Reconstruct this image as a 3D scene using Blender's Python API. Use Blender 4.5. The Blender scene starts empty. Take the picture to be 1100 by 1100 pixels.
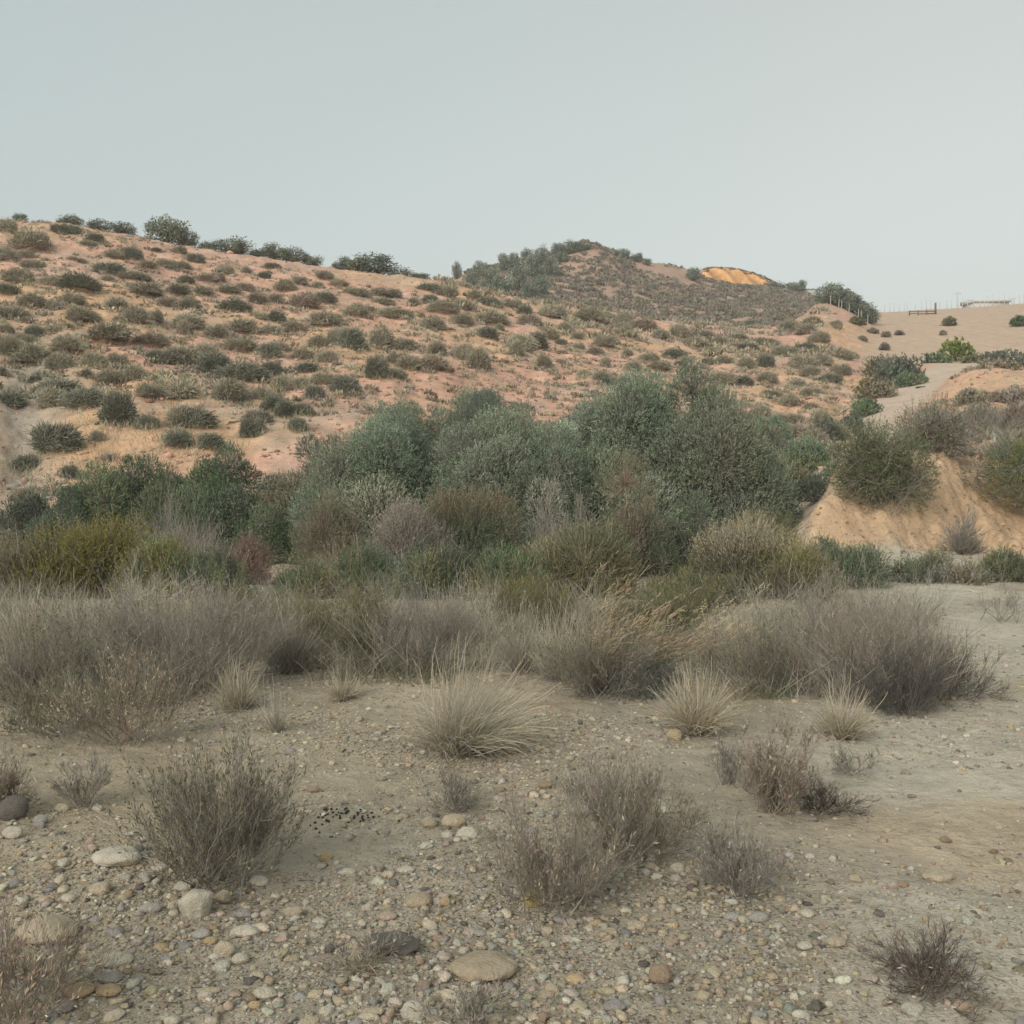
import bpy, math
import numpy as np

# ------------------------------------------------------------------ basics
F, CX, HY, CAMZ = 1153.0, 550.0, 500.0, 1.6      # survey constants of the view the place was measured from
R = np.random.default_rng(7)
scene = bpy.context.scene
COL = scene.collection
f32, i32 = np.float32, np.int32
SUN_EL, SUN_AZ = math.radians(32.0), math.radians(34.0)   # soft evening light from behind the viewer and to the left


def hsh(a, b, seed):
    n = (a * 374761393 + b * 668265263 + seed * 982451653) & 0xffffffff
    n = ((n ^ (n >> 13)) * 1274126177) & 0xffffffff
    return ((n ^ (n >> 16)) & 0xffff) / 32767.5 - 1.0


def vnoise(x, y, seed=1):
    x = np.asarray(x, float); y = np.asarray(y, float)
    xi = np.floor(x).astype(np.int64); yi = np.floor(y).astype(np.int64)
    fx = x - xi; fy = y - yi
    fx = fx * fx * fx * (fx * (fx * 6 - 15) + 10); fy = fy * fy * fy * (fy * (fy * 6 - 15) + 10)
    a = hsh(xi, yi, seed); b = hsh(xi + 1, yi, seed); c = hsh(xi, yi + 1, seed); d = hsh(xi + 1, yi + 1, seed)
    return (a * (1 - fx) + b * fx) * (1 - fy) + (c * (1 - fx) + d * fx) * fy


def fbm(x, y, octv=4, seed=1, gain=0.5):
    s = 0; a = 1.0; t = 0
    for o in range(octv):
        s = s + a * vnoise(x, y, seed + o * 17); t += a
        a *= gain; x = x * 2.03 + 11.3; y = y * 2.03 - 7.1
    return s / t


def sstep(a, b, x):
    t = np.clip((np.asarray(x, float) - a) / (b - a), 0, 1)
    return t * t * (3 - 2 * t)


def pchip(x, y, xq):
    """monotone cubic through (x, y); y may be (n, m); xq 1-D"""
    x = np.asarray(x, float); y = np.asarray(y, float)
    one = y.ndim == 1
    if one: y = y[:, None]
    h = np.diff(x)[:, None]; d = np.diff(y, axis=0) / h
    m = np.zeros_like(y)
    w1 = 2 * h[1:] + h[:-1]; w2 = h[1:] + 2 * h[:-1]
    with np.errstate(divide='ignore', invalid='ignore'):
        mm = (w1 + w2) / (w1 / d[:-1] + w2 / d[1:])
    m[1:-1] = np.where(d[:-1] * d[1:] > 0, mm, 0)
    m[0] = d[0]; m[-1] = d[-1]
    k = np.clip(np.searchsorted(x, xq) - 1, 0, len(x) - 2)
    xc = np.clip(xq, x[0], x[-1])
    t = ((xc - x[k]) / h[k, 0])[:, None]; hh = h[k]
    r = (2*t**3 - 3*t**2 + 1)*y[k] + (t**3 - 2*t**2 + t)*hh*m[k] + (-2*t**3 + 3*t**2)*y[k+1] + (t**3 - t**2)*hh*m[k+1]
    return r[:, 0] if one else r


# ------------------------------------------------------------------ terrain: for each bearing a profile of (distance, height), given as sight lines
def z_of(Y, py): return CAMZ + Y * (HY - py) / F
NEAR = [(0, 0.0), (12.5, 0.0)]
def prof(*knots, near=NEAR): return near + [(Y, z_of(Y, py)) for Y, py in knots]
CHAN = [(0, 0.0), (12.5, 0.0), (15.0, -0.25), (18, -0.45), (22, -0.5), (26, -0.35)]
RB = [(0, 0.0), (13, 0.0), (16, 0.02)]
PROF = {
 -250: prof((35, 505), (45, 415), (60, 332), (80, 268), (108, 222), (130, 245), (180, 310), (400, 350), (4500, 470), near=CHAN),
 -100: prof((34, 520), (40, 452), (48, 392), (60, 336), (80, 276), (109, 231), (130, 252), (180, 312), (400, 350), (4500, 470), near=CHAN),
    0: prof((32, 545), (38, 474), (46, 407), (58, 347), (75, 294), (110, 239), (130, 260), (180, 315), (400, 352), (4500, 470), near=CHAN),
   50: prof((32, 545), (38, 476), (46, 410), (58, 350), (75, 298), (111, 242), (130, 262), (180, 316), (400, 352), (4500, 470), near=CHAN),
  100: prof((32, 548), (38, 480), (46, 414), (58, 354), (75, 304), (112, 247), (132, 268), (180, 318), (400, 352), (4500, 470), near=CHAN),
  200: prof((33, 540), (40, 470), (48, 416), (60, 363), (78, 318), (116, 266), (138, 285), (185, 322), (400, 352), (4500, 470), near=CHAN),
  300: prof((33, 540), (40, 475), (49, 420), (62, 370), (82, 326), (120, 281), (142, 298), (190, 325), (400, 352), (4500, 470), near=CHAN),
  400: prof((34, 535), (41, 478), (51, 423), (65, 374), (87, 333), (124, 294), (145, 308), (190, 328), (400, 352), (4500, 470), near=CHAN),
  480: prof((35, 530), (43, 475), (54, 420), (69, 376), (92, 338), (128, 303), (150, 312), (185, 318), (225, 312), (255, 300), (300, 316), (400, 345), (4500, 470), near=CHAN),
  520: prof((36, 525), (45, 472), (56, 420), (72, 378), (97, 342), (132, 312), (155, 321), (190, 318), (230, 303), (258, 289), (300, 308), (400, 345), (4500, 470), near=CHAN),
  560: prof((38, 515), (47, 470), (59, 420), (76, 380), (102, 347), (137, 321), (158, 328), (192, 322), (235, 298), (261, 280), (300, 300), (400, 345), (4500, 470), near=CHAN),
  600: prof((38, 515), (48, 470), (61, 422), (80, 383), (107, 351), (139, 328), (160, 334), (192, 324), (235, 292), (262, 270), (300, 292), (400, 340), (4500, 470), near=CHAN),
  630: prof((39, 512), (49, 468), (62, 423), (82, 386), (110, 354), (140, 333), (160, 338), (190, 328), (232, 292), (262, 261), (300, 288), (400, 338), (4500, 470), near=CHAN),
  680: prof((40, 510), (50, 468), (63, 425), (84, 390), (112, 360), (141, 341), (162, 345), (195, 334), (240, 302), (275, 279), (310, 290), (400, 335), (4500, 470), near=CHAN),
  720: prof((40, 510), (50, 468), (63, 428), (84, 395), (112, 365), (142, 346), (163, 350), (198, 338), (245, 308), (284, 286), (315, 296), (400, 325), (4500, 470), near=CHAN),
  748: prof((40, 510), (50, 468), (63, 429), (84, 398), (112, 369), (142, 349), (163, 353), (200, 341), (248, 315), (288, 294), (318, 303), (343, 302), (352, 296), (372, 296), (450, 325), (4500, 470), near=CHAN),
  758: prof((40, 510), (50, 468), (63, 430), (84, 399), (112, 370), (142, 350), (163, 354), (200, 342), (249, 317), (289, 299), (318, 307), (343, 308), (352, 289.5), (372, 289), (450, 325), (4500, 470), near=CHAN),
  785: prof((40, 510), (51, 468), (64, 430), (85, 400), (113, 372), (143, 351), (164, 355), (200, 344), (250, 320), (291, 305.5), (318, 313), (343, 313), (352, 290.5), (372, 290), (450, 325), (4500, 470), near=CHAN),
  815: prof((36, 520), (48, 474), (62, 435), (84, 402), (114, 373), (145, 352), (165, 355), (200, 345), (250, 322), (292, 309.5), (318, 318), (343, 318), (352, 297.5), (372, 296), (450, 325), (4500, 470), near=CHAN),
  835: prof((24, 580), (30, 548), (40, 505), (54, 458), (66, 435), (86, 402), (116, 372), (147, 350), (166, 352), (200, 345), (250, 325), (292, 312), (318, 316), (343, 314), (355, 306), (372, 304), (450, 325), (4500, 470), near=RB + [(19, -.15)]),
  860: prof((22, 572), (26, 552), (32, 525), (42, 490), (54, 462), (68, 430), (88, 402), (118, 370), (148, 345), (168, 342), (200, 338), (250, 326), (292, 316), (330, 318), (450, 330), (4500, 470), near=RB + [(18, -.02)]),
  880: prof((18.3, 582), (19.6, 550), (20.6, 546), (21.6, 553), (25, 540), (32, 508), (45, 476), (58, 450), (70, 420), (88, 398), (118, 368), (148, 338), (166, 327), (190, 330), (250, 328), (300, 322), (450, 335), (4500, 470), near=RB + [(17.2, .05)]),
  905: prof((18.0, 583), (19.3, 530), (20.6, 490), (22, 489), (27, 505), (35, 492), (45, 479), (58, 458), (72, 428), (90, 402), (116, 380), (146, 345), (168, 330), (200, 333), (250, 334), (400, 345), (4500, 470), near=RB + [(17.0, .1)]),
  945: prof((17.6, 588), (19.0, 530), (20.3, 478), (22, 470), (28, 466), (40, 458), (54, 448), (66, 436), (84, 414), (102, 396), (116, 386), (150, 358), (195, 338), (215, 336), (260, 340), (400, 350), (4500, 470), near=RB + [(16.6, .1)]),
 1000: prof((18.0, 588), (19.3, 540), (20.5, 492), (23, 474), (30, 462), (45, 446), (62, 428), (80, 410), (100, 394), (112, 386), (150, 357), (195, 336), (215, 333), (260, 338), (400, 350), (4500, 470), near=RB + [(16.8, .12)]),
 1050: prof((19.0, 585), (20.2, 550), (21.5, 505), (24, 482), (30, 468), (45, 442), (58, 420), (63, 405), (85, 398), (100, 391), (112, 384), (150, 354), (197, 333), (215, 330), (260, 336), (400, 350), (4500, 470), near=RB + [(17.0, .12)]),
 1100: prof((19.5, 585), (20.6, 550), (21.8, 500), (24, 480), (30, 468), (45, 445), (57, 430), (61, 405), (85, 398), (100, 390), (112, 382), (150, 351), (198, 330), (215, 327), (260, 334), (400, 350), (4500, 470), near=RB + [(17.0, .12)]),
 1350: prof((20, 585), (21, 550), (22.2, 496), (24, 478), (30, 464), (45, 440), (57, 428), (61, 405), (85, 396), (100, 388), (112, 378), (150, 345), (200, 324), (215, 322), (260, 330), (400, 350), (4500, 470), near=RB + [(17.5, .12)]),
}
LY = np.concatenate([np.linspace(0, 12, 40)[:-1], np.exp(np.linspace(math.log(12), math.log(4500), 1400))])
pxs = np.array(sorted(PROF), float)
_T = np.stack([pchip([k[0] for k in PROF[p]], [k[1] for k in PROF[p]], LY) for p in sorted(PROF)])      # (cols, Y)
UG = np.linspace(-0.75, 0.75, 1501)
PXG = np.clip(CX + F * UG, -250, 1350)
TAB = pchip(pxs, _T, PXG)                                                                              # (u, Y)
_k = np.exp(-0.5 * (np.arange(-6, 7) / 2.6) ** 2); _k /= _k.sum()
_pad = np.pad(TAB, ((6, 6), (0, 0)), mode='edge')
TAB = sum(_k[i] * _pad[i:i + len(UG)] for i in range(13))


def lookup(u, Y):
    a = np.clip((u - UG[0]) / (UG[1] - UG[0]), 0, len(UG) - 1.001); i = a.astype(int); fa = a - i
    b = np.interp(Y, LY, np.arange(len(LY))); b = np.clip(b, 0, len(LY) - 1.001); j = b.astype(int); fb = b - j
    return (TAB[i, j]*(1-fa)*(1-fb) + TAB[i+1, j]*fa*(1-fb) + TAB[i, j+1]*(1-fa)*fb + TAB[i+1, j+1]*fa*fb)


def seg_dist(px, py, pts):
    best = np.full(np.shape(px), 1e9)
    for (x0, y0), (x1, y1) in zip(pts[:-1], pts[1:]):
        dx, dy = x1 - x0, y1 - y0
        t = np.clip(((px - x0) * dx + (py - y0) * dy) / (dx*dx + dy*dy), 0, 1)
        best = np.minimum(best, np.hypot(px - x0 - t*dx, py - y0 - t*dy))
    return best


def wxy(px, Y): return ((px - CX) / F * Y, Y)
TRACK = [wxy(850, 23), wxy(872, 27), wxy(893, 34), wxy(915, 45), wxy(945, 58), wxy(975, 72), wxy(1003, 86), wxy(1030, 101)]


def front_h(x, y):
    Y = np.maximum(y, 0.0); u = x / np.maximum(Y, 0.3)
    px = CX + F * u
    h = lookup(u, Y)
    trk = 1 - sstep(1.6, 3.2, seg_dist(x, y, TRACK))
    near = 1 - sstep(14, 20, Y)
    n = near * (0.028 * fbm(x * 1.3, y * 1.3, 3, 5) + 0.012 * fbm(x * 7, y * 7, 3, 9))
    hill = sstep(28, 45, Y) * (1 - sstep(300, 500, Y)) * (1 - trk)
    left = 1 - sstep(900, 960, px)
    n = n + hill * left * (0.55 * fbm(x / 7, y / 9, 4, 21) + 0.34 * fbm(x / 2.2, y / 2.2, 4, 31, .6) - .25 * np.abs(fbm(x / 3.5, y / 9, 3, 35)))
    n = n + hill * (1 - left) * (0.25 * fbm(x / 6, y / 6, 3, 41))
    n = n + sstep(14, 17, Y) * (1 - sstep(26, 34, Y)) * (0.10 * fbm(x * 0.9, y * 0.9, 4, 51) + .05 * fbm(x * 3, y * 3, 3, 55))
    # gullied bluff face and the rilled far cliff
    bl = sstep(884, 935, px) * sstep(17.2, 18.4, Y) * (1 - sstep(21.5, 24, Y))
    n = n + bl * (0.42 * np.abs(fbm(x * 1.1, y * .25, 4, 61, .6)) - .16 + 0.14 * fbm(x * 3, y * 3, 4, 63, .6))
    n = n + sstep(905, 960, px) * sstep(26, 34, Y) * (1 - sstep(95, 110, Y)) * (1 - trk) * .5 * fbm(x / 4, y / 4, 4, 67, .6)
    lx, ly = wxy(879, 18.7)
    rl_ = np.hypot((x - lx) - .25 * (y - ly), (y - ly) * .8) / .46
    n = n + .40 * np.exp(-rl_ ** 3.2) * (1 + .3 * fbm(x * 3, y * 3, 2, 69))
    cl = sstep(752, 758, px) * (1 - sstep(822, 832, px)) * sstep(338, 343, Y) * (1 - sstep(352, 356, Y))
    rill = np.abs(((x + (Y - 343) * 0.9) / 3.4 + .35 * fbm(x / 8, Y / 8, 2, 71)) % 2 - 1)
    n = n + cl * (1.7 * rill - .9 + .7 * fbm(x / 2, Y / 2, 2, 73))
    # left rocky gully
    gl = np.exp(-((px - 25 - .25 * (Y - 40)) / 26) ** 2) * sstep(32, 36, Y) * (1 - sstep(52, 62, Y))
    n = n - gl * (0.5 - .35 * fbm(x * 1.2, y * 1.2, 3, 77))
    return h + n


def rear_h(r):
    return 24.0 * sstep(160, 620, r) + 10 * fbm(r / 90, r * 0 + 3, 2, 81) * sstep(200, 400, r)


def H(x, y):
    x = np.asarray(x, float); y = np.asarray(y, float)
    r = np.hypot(x, y); phi = np.abs(np.arctan2(x, np.maximum(y, -1e9)))
    ph0 = math.atan(0.75)
    w = sstep(ph0, ph0 + math.radians(40), phi)
    yy = np.maximum(y, r * math.cos(ph0 + math.radians(5))); xx = np.sign(x) * np.minimum(np.abs(x), 0.75 * yy)
    return front_h(xx, yy) * (1 - w) + rear_h(r) * w


def h1(x, y): return float(H(np.array([x]), np.array([y]))[0])


MY = np.exp(np.linspace(math.log(2.2), math.log(600), 6000))
def spot(px, py, ymin=2.2):
    """world point where the sight line (px, py) meets the terrain"""
    Y = MY[MY >= ymin]
    g = HY - F * (H((px - CX) / F * Y, Y) - CAMZ) / Y
    ok = np.nonzero(g <= py)[0]
    y = Y[ok[0]] if len(ok) else Y[np.argmin(g)]
    x = (px - CX) / F * y
    return x, y, h1(x, y)


# ------------------------------------------------------------------ mesh helpers
def build(name, V, Fc, mat, parent=None, col=None, smooth=False):
    V = np.asarray(V, f32); Fc = np.asarray(Fc, i32)
    me = bpy.data.meshes.new(name)
    nf, k = Fc.shape
    me.vertices.add(len(V)); me.vertices.foreach_set('co', V.ravel())
    me.loops.add(nf * k); me.loops.foreach_set('vertex_index', Fc.ravel())
    me.polygons.add(nf); me.polygons.foreach_set('loop_start', np.arange(0, nf * k, k, dtype=i32))
    if smooth: me.polygons.foreach_set('use_smooth', np.ones(nf, bool))
    me.update(calc_edges=True)
    if col is not None:
        c = np.ones((len(V), 4), f32); col = np.asarray(col); c[:, :col.shape[1]] = col
        a = me.color_attributes.new('Col', 'FLOAT_COLOR', 'POINT'); a.data.foreach_set('color', c.ravel())
    me.materials.append(mat)
    o = bpy.data.objects.new(name, me); COL.objects.link(o)
    if parent is not None: o.parent = parent
    return o


def tag(o, label, cat, group=None):
    o['label'] = label; o['category'] = cat
    if group: o['group'] = group
    return o


def struct(o): o['kind'] = 'structure'; return o
def stuff(o): o['kind'] = 'stuff'; return o


def empty(name, loc, label, cat, group=None, rz=0.0):
    o = bpy.data.objects.new(name, None); COL.objects.link(o)
    o.empty_display_size = .2; o.location = loc; o.rotation_euler = (0, 0, rz)
    return tag(o, label, cat, group)


def dup(root, loc, rz=0.0, scale=(1, 1, 1), label=None, group=None):
    r = root.copy(); COL.objects.link(r)
    r.location = loc; r.rotation_euler = (0, 0, rz); r.scale = scale
    for ch in root.children:
        c = ch.copy(); COL.objects.link(c); c.parent = r
        for g in ch.children:
            d = g.copy(); COL.objects.link(d); d.parent = c
    if label: r['label'] = label
    if group: r['group'] = group
    return r


def norm(v): return v / np.maximum(np.linalg.norm(v, axis=-1, keepdims=True), 1e-9)


class Geo:
    """collects quads with colours for one mesh"""
    def __init__(s): s.V, s.F, s.C, s.n = [], [], [], 0
    def add(s, V, Fc, C):
        s.V.append(V.reshape(-1, 3)); s.F.append(Fc.reshape(-1, 4) + s.n); s.C.append(C.reshape(-1, 3)); s.n += len(s.V[-1])
        return s
    def done(s, name, mat, parent=None, smooth=False):
        return build(name, np.concatenate(s.V), np.concatenate(s.F), mat, parent, np.concatenate(s.C), smooth)
    def tube(s, P, r0, r1, C, sides=3, rng=R):
        n, k, _ = P.shape
        T = np.gradient(P, axis=1); T = norm(T)
        ref = norm(rng.normal(size=(n, 1, 3))) + 0 * T
        A = norm(np.cross(T, ref)); B = np.cross(T, A)
        t = np.linspace(0, 1, k)[None, :, None, None]
        r0 = np.asarray(r0, float).reshape(-1, 1, 1, 1); r1 = np.asarray(r1, float).reshape(-1, 1, 1, 1)
        rad = r0 * (1 - t) + r1 * t
        a = np.arange(sides) / sides * 2 * math.pi
        V = P[:, :, None] + rad * (A[:, :, None] * np.cos(a)[None, None, :, None] + B[:, :, None] * np.sin(a)[None, None, :, None])
        base = (np.arange(n) * k * sides)[:, None, None] + (np.arange(k - 1) * sides)[None, :, None]
        i = np.arange(sides)[None, None, :]; j = (i + 1) % sides
        Fc = np.stack([base + i, base + j, base + sides + j, base + sides + i], -1)
        return s.add(V, Fc, cols(C, n, k * sides))
    def ribbon(s, P, w0, w1, C, C2=None, rng=R, face=None):
        n, k, _ = P.shape
        T = norm(np.gradient(P, axis=1))
        S = norm(np.cross(T, norm(rng.normal(size=(n, 1, 3)) * (1 if face is None else .5) + (0 if face is None else face[:, None])) + 0 * T))
        t = np.linspace(0, 1, k)[None, :, None]
        w = (np.asarray(w0, float).reshape(-1, 1, 1) * (1 - t) + np.asarray(w1, float).reshape(-1, 1, 1) * t) * .5
        V = np.stack([P - S * w, P + S * w], 2)
        base = (np.arange(n) * k * 2)[:, None] + (np.arange(k - 1) * 2)[None]
        Fc = np.stack([base, base + 1, base + 3, base + 2], -1)
        C = np.asarray(C, float)
        if C2 is None: Cc = cols(C, n, k * 2)
        else:
            c = C[:, None, :] * (1 - t) + np.asarray(C2)[:, None, :] * t
            Cc = np.repeat(c, 2, axis=1)
        return s.add(V, Fc, Cc)
    def leaves(s, P, D, L, W, C, rng=R, face=None):
        n = len(P)
        D = norm(D); S = norm(np.cross(D, rng.normal(size=(n, 3)) * (1 if face is None else .38) + (0 if face is None else face))); N = np.cross(D, S)
        L = np.asarray(L).reshape(-1, 1); W = np.asarray(W).reshape(-1, 1)
        m = P + D * L * .5 + N * L * .08
        V = np.stack([P, m + S * W * .5, P + D * L, m - S * W * .5], 1)
        return s.add(V, np.arange(n * 4).reshape(n, 4), cols(C, n, 4))


def cols(C, n, m):
    C = np.asarray(C, float)
    if C.ndim == 1: C = np.repeat(C[None], n, 0)
    return np.repeat(C[:, None, :], m, axis=1)


def pick(pal, n, rng, lum=.16, hue=.05, weights=None):
    pal = np.asarray(pal, float)
    c = pal[rng.choice(len(pal), n, p=weights)]
    return np.clip(c * np.exp(rng.normal(0, lum, (n, 1))) * np.exp(rng.normal(0, hue, (n, 3))), .004, .9)


# ------------------------------------------------------------------ materials
def new_mat(name):
    m = bpy.data.materials.new(name); m.use_nodes = True
    nt = m.node_tree; nt.nodes.clear()
    return m, nt, nt.nodes.new('ShaderNodeOutputMaterial')


def leaf_mat(name, trans=.25, rough=.6):
    m, nt, out = new_mat(name)
    a = nt.nodes.new('ShaderNodeAttribute'); a.attribute_name = 'Col'
    p = nt.nodes.new('ShaderNodeBsdfPrincipled'); p.inputs['Roughness'].default_value = rough
    p.inputs['Specular IOR Level'].default_value = .25
    nt.links.new(a.outputs['Color'], p.inputs['Base Color'])
    if trans:
        t = nt.nodes.new('ShaderNodeBsdfTranslucent'); mx = nt.nodes.new('ShaderNodeMixShader'); mx.inputs[0].default_value = trans
        nt.links.new(a.outputs['Color'], t.inputs['Color'])
        nt.links.new(p.outputs[0], mx.inputs[1]); nt.links.new(t.outputs[0], mx.inputs[2]); nt.links.new(mx.outputs[0], out.inputs[0])
    else:
        nt.links.new(p.outputs[0], out.inputs[0])
    return m


def mixrgb(nt, blend, fac, a, b):
    n = nt.nodes.new('ShaderNodeMix'); n.data_type = 'RGBA'; n.blend_type = blend
    if isinstance(fac, (int, float)): n.inputs[0].default_value = fac
    else: nt.links.new(fac, n.inputs[0])
    for s, v in ((6, a), (7, b)):
        if isinstance(v, tuple): n.inputs[s].default_value = v
        else: nt.links.new(v, n.inputs[s])
    return n.outputs[2]


def math_n(nt, op, a, b=0.0, c=None):
    n = nt.nodes.new('ShaderNodeMath'); n.operation = op
    for i, v in enumerate((a, b, c)):
        if v is None: continue
        if isinstance(v, (int, float)): n.inputs[i].default_value = v
        else: nt.links.new(v, n.inputs[i])
    return n.outputs[0]


def noise(nt, vec, scale, detail=5, rough=.6):
    n = nt.nodes.new('ShaderNodeTexNoise'); n.inputs['Scale'].default_value = scale
    n.inputs['Detail'].default_value = detail; n.inputs['Roughness'].default_value = rough
    nt.links.new(vec, n.inputs['Vector']); return n


def earth_mat():
    """soil: colour from the soil map of the terrain; alpha of the map = share of loose gravel"""
    m, nt, out = new_mat('earth')
    g = nt.nodes.new('ShaderNodeNewGeometry'); P = g.outputs['Position']
    a = nt.nodes.new('ShaderNodeAttribute'); a.attribute_name = 'Col'
    base, grav = a.outputs['Color'], a.outputs['Alpha']
    n1 = noise(nt, P, .9, 8, .62); n2 = noise(nt, P, 11, 7, .7); n3 = noise(nt, P, 70, 4, .7)
    v1 = math_n(nt, 'MULTIPLY_ADD', n1.outputs[0], .75, .62)
    v2 = math_n(nt, 'MULTIPLY_ADD', n2.outputs[0], .60, .70)
    n4 = noise(nt, P, 3.2, 6, .7)
    v = math_n(nt, 'MULTIPLY', math_n(nt, 'MULTIPLY', v1, v2), math_n(nt, 'MULTIPLY_ADD', n4.outputs[0], .7, .66))
    c = mixrgb(nt, 'MULTIPLY', 1.0, base, (1, 1, 1, 1))
    cc = nt.nodes.new('ShaderNodeVectorMath'); cc.operation = 'SCALE'
    nt.links.new(c, cc.inputs[0]); nt.links.new(v, cc.inputs['Scale'])
    vo = nt.nodes.new('ShaderNodeTexVoronoi'); vo.inputs['Scale'].default_value = 55; nt.links.new(P, vo.inputs['Vector'])
    vo.inputs['Randomness'].default_value = 1
    ramp = nt.nodes.new('ShaderNodeValToRGB'); e = ramp.color_ramp
    e.elements[0].position = 0; e.elements[0].color = (.10, .085, .06, 1)
    e.elements[1].position = 1; e.elements[1].color = (.46, .40, .31, 1)
    for p_, c_ in ((.3, (.30, .25, .18, 1)), (.55, (.26, .235, .19, 1)), (.8, (.38, .29, .18, 1))):
        x = e.elements.new(p_); x.color = c_
    sx = nt.nodes.new('ShaderNodeSeparateColor'); nt.links.new(vo.outputs['Color'], sx.inputs[0]); nt.links.new(sx.outputs[0], ramp.inputs[0])
    mask = math_n(nt, 'MULTIPLY', math_n(nt, 'GREATER_THAN', sx.outputs[1], .52), grav)
    mask = math_n(nt, 'MULTIPLY', mask, math_n(nt, 'LESS_THAN', vo.outputs['Distance'], .42))
    col = mixrgb(nt, 'MIX', math_n(nt, 'MULTIPLY', mask, .85), cc.outputs[0], ramp.outputs[0])
    p = nt.nodes.new('ShaderNodeBsdfPrincipled'); p.inputs['Roughness'].default_value = .95; p.inputs['Specular IOR Level'].default_value = .15
    nt.links.new(col, p.inputs['Base Color'])
    dome = math_n(nt, 'MULTIPLY', mask, math_n(nt, 'SUBTRACT', .45, vo.outputs['Distance']))
    hgt = math_n(nt, 'ADD', math_n(nt, 'ADD', math_n(nt, 'MULTIPLY', dome, .03), math_n(nt, 'MULTIPLY', n4.outputs[0], .10)), math_n(nt, 'ADD', math_n(nt, 'MULTIPLY', n2.outputs[0], .035), math_n(nt, 'ADD', math_n(nt, 'MULTIPLY', n3.outputs[0], .008), math_n(nt, 'MULTIPLY', n1.outputs[0], .12))))
    b = nt.nodes.new('ShaderNodeBump'); b.inputs['Strength'].default_value = .9; b.inputs['Distance'].default_value = 1.0
    nt.links.new(hgt, b.inputs['Height']); nt.links.new(b.outputs[0], p.inputs['Normal'])
    nt.links.new(p.outputs[0], out.inputs[0])
    return m


def stone_mat():
    m, nt, out = new_mat('stone')
    tc = nt.nodes.new('ShaderNodeTexCoord'); P = tc.outputs['Object']
    a = nt.nodes.new('ShaderNodeAttribute'); a.attribute_name = 'Col'
    n1 = noise(nt, P, 22, 6, .65); n2 = noise(nt, P, 110, 4, .7)
    v = math_n(nt, 'MULTIPLY', math_n(nt, 'MULTIPLY_ADD', n1.outputs[0], 1.1, .42), math_n(nt, 'MULTIPLY_ADD', n2.outputs[0], .4, .8))
    cc = nt.nodes.new('ShaderNodeVectorMath'); cc.operation = 'SCALE'
    nt.links.new(a.outputs['Color'], cc.inputs[0]); nt.links.new(v, cc.inputs['Scale'])
    p = nt.nodes.new('ShaderNodeBsdfPrincipled'); p.inputs['Roughness'].default_value = .85; p.inputs['Specular IOR Level'].default_value = .2
    nt.links.new(cc.outputs[0], p.inputs['Base Color'])
    b = nt.nodes.new('ShaderNodeBump'); b.inputs['Strength'].default_value = .9; b.inputs['Distance'].default_value = .02
    nt.links.new(n2.outputs[0], b.inputs['Height']); nt.links.new(b.outputs[0], p.inputs['Normal'])
    nt.links.new(p.outputs[0], out.inputs[0])
    return m


def plain_mat(name, c, rough=.7, nscale=6):
    m, nt, out = new_mat(name)
    tc = nt.nodes.new('ShaderNodeTexCoord')
    n = noise(nt, tc.outputs['Object'], nscale, 4)
    col = mixrgb(nt, 'MIX', n.outputs[0], tuple(x * .75 for x in c) + (1,), tuple(min(x * 1.2, .9) for x in c) + (1,))
    p = nt.nodes.new('ShaderNodeBsdfPrincipled'); p.inputs['Roughness'].default_value = rough
    nt.links.new(col, p.inputs['Base Color']); nt.links.new(p.outputs[0], out.inputs[0])
    return m


M_LEAF = leaf_mat('foliage', .13)
M_GRASS = leaf_mat('dry_blades', .25, .7)
M_WOOD = leaf_mat('twigs', 0, .85)
M_EARTH = earth_mat()
M_STONE = stone_mat()

# ------------------------------------------------------------------ soil map
SOIL_WASH = np.array([.415, .355, .26]); SOIL_PATH = np.array([.54, .49, .395]); SOIL_HILL = np.array([.62, .38, .28])
SOIL_OCHRE = np.array([.60, .40, .235]); SOIL_FIELD = np.array([.52, .39, .29]); SOIL_BLUFF = np.array([.56, .40, .26])
SOIL_GREY = np.array([.38, .34, .28]); SOIL_TRACK = np.array([.58, .46, .36]); CLIFF_SUNLIT = np.array([.68, .375, .16]); SOIL_FAR = np.array([.44, .30, .225])  # cliff ochre is tinted brighter to carry direct sun in its colour


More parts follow.
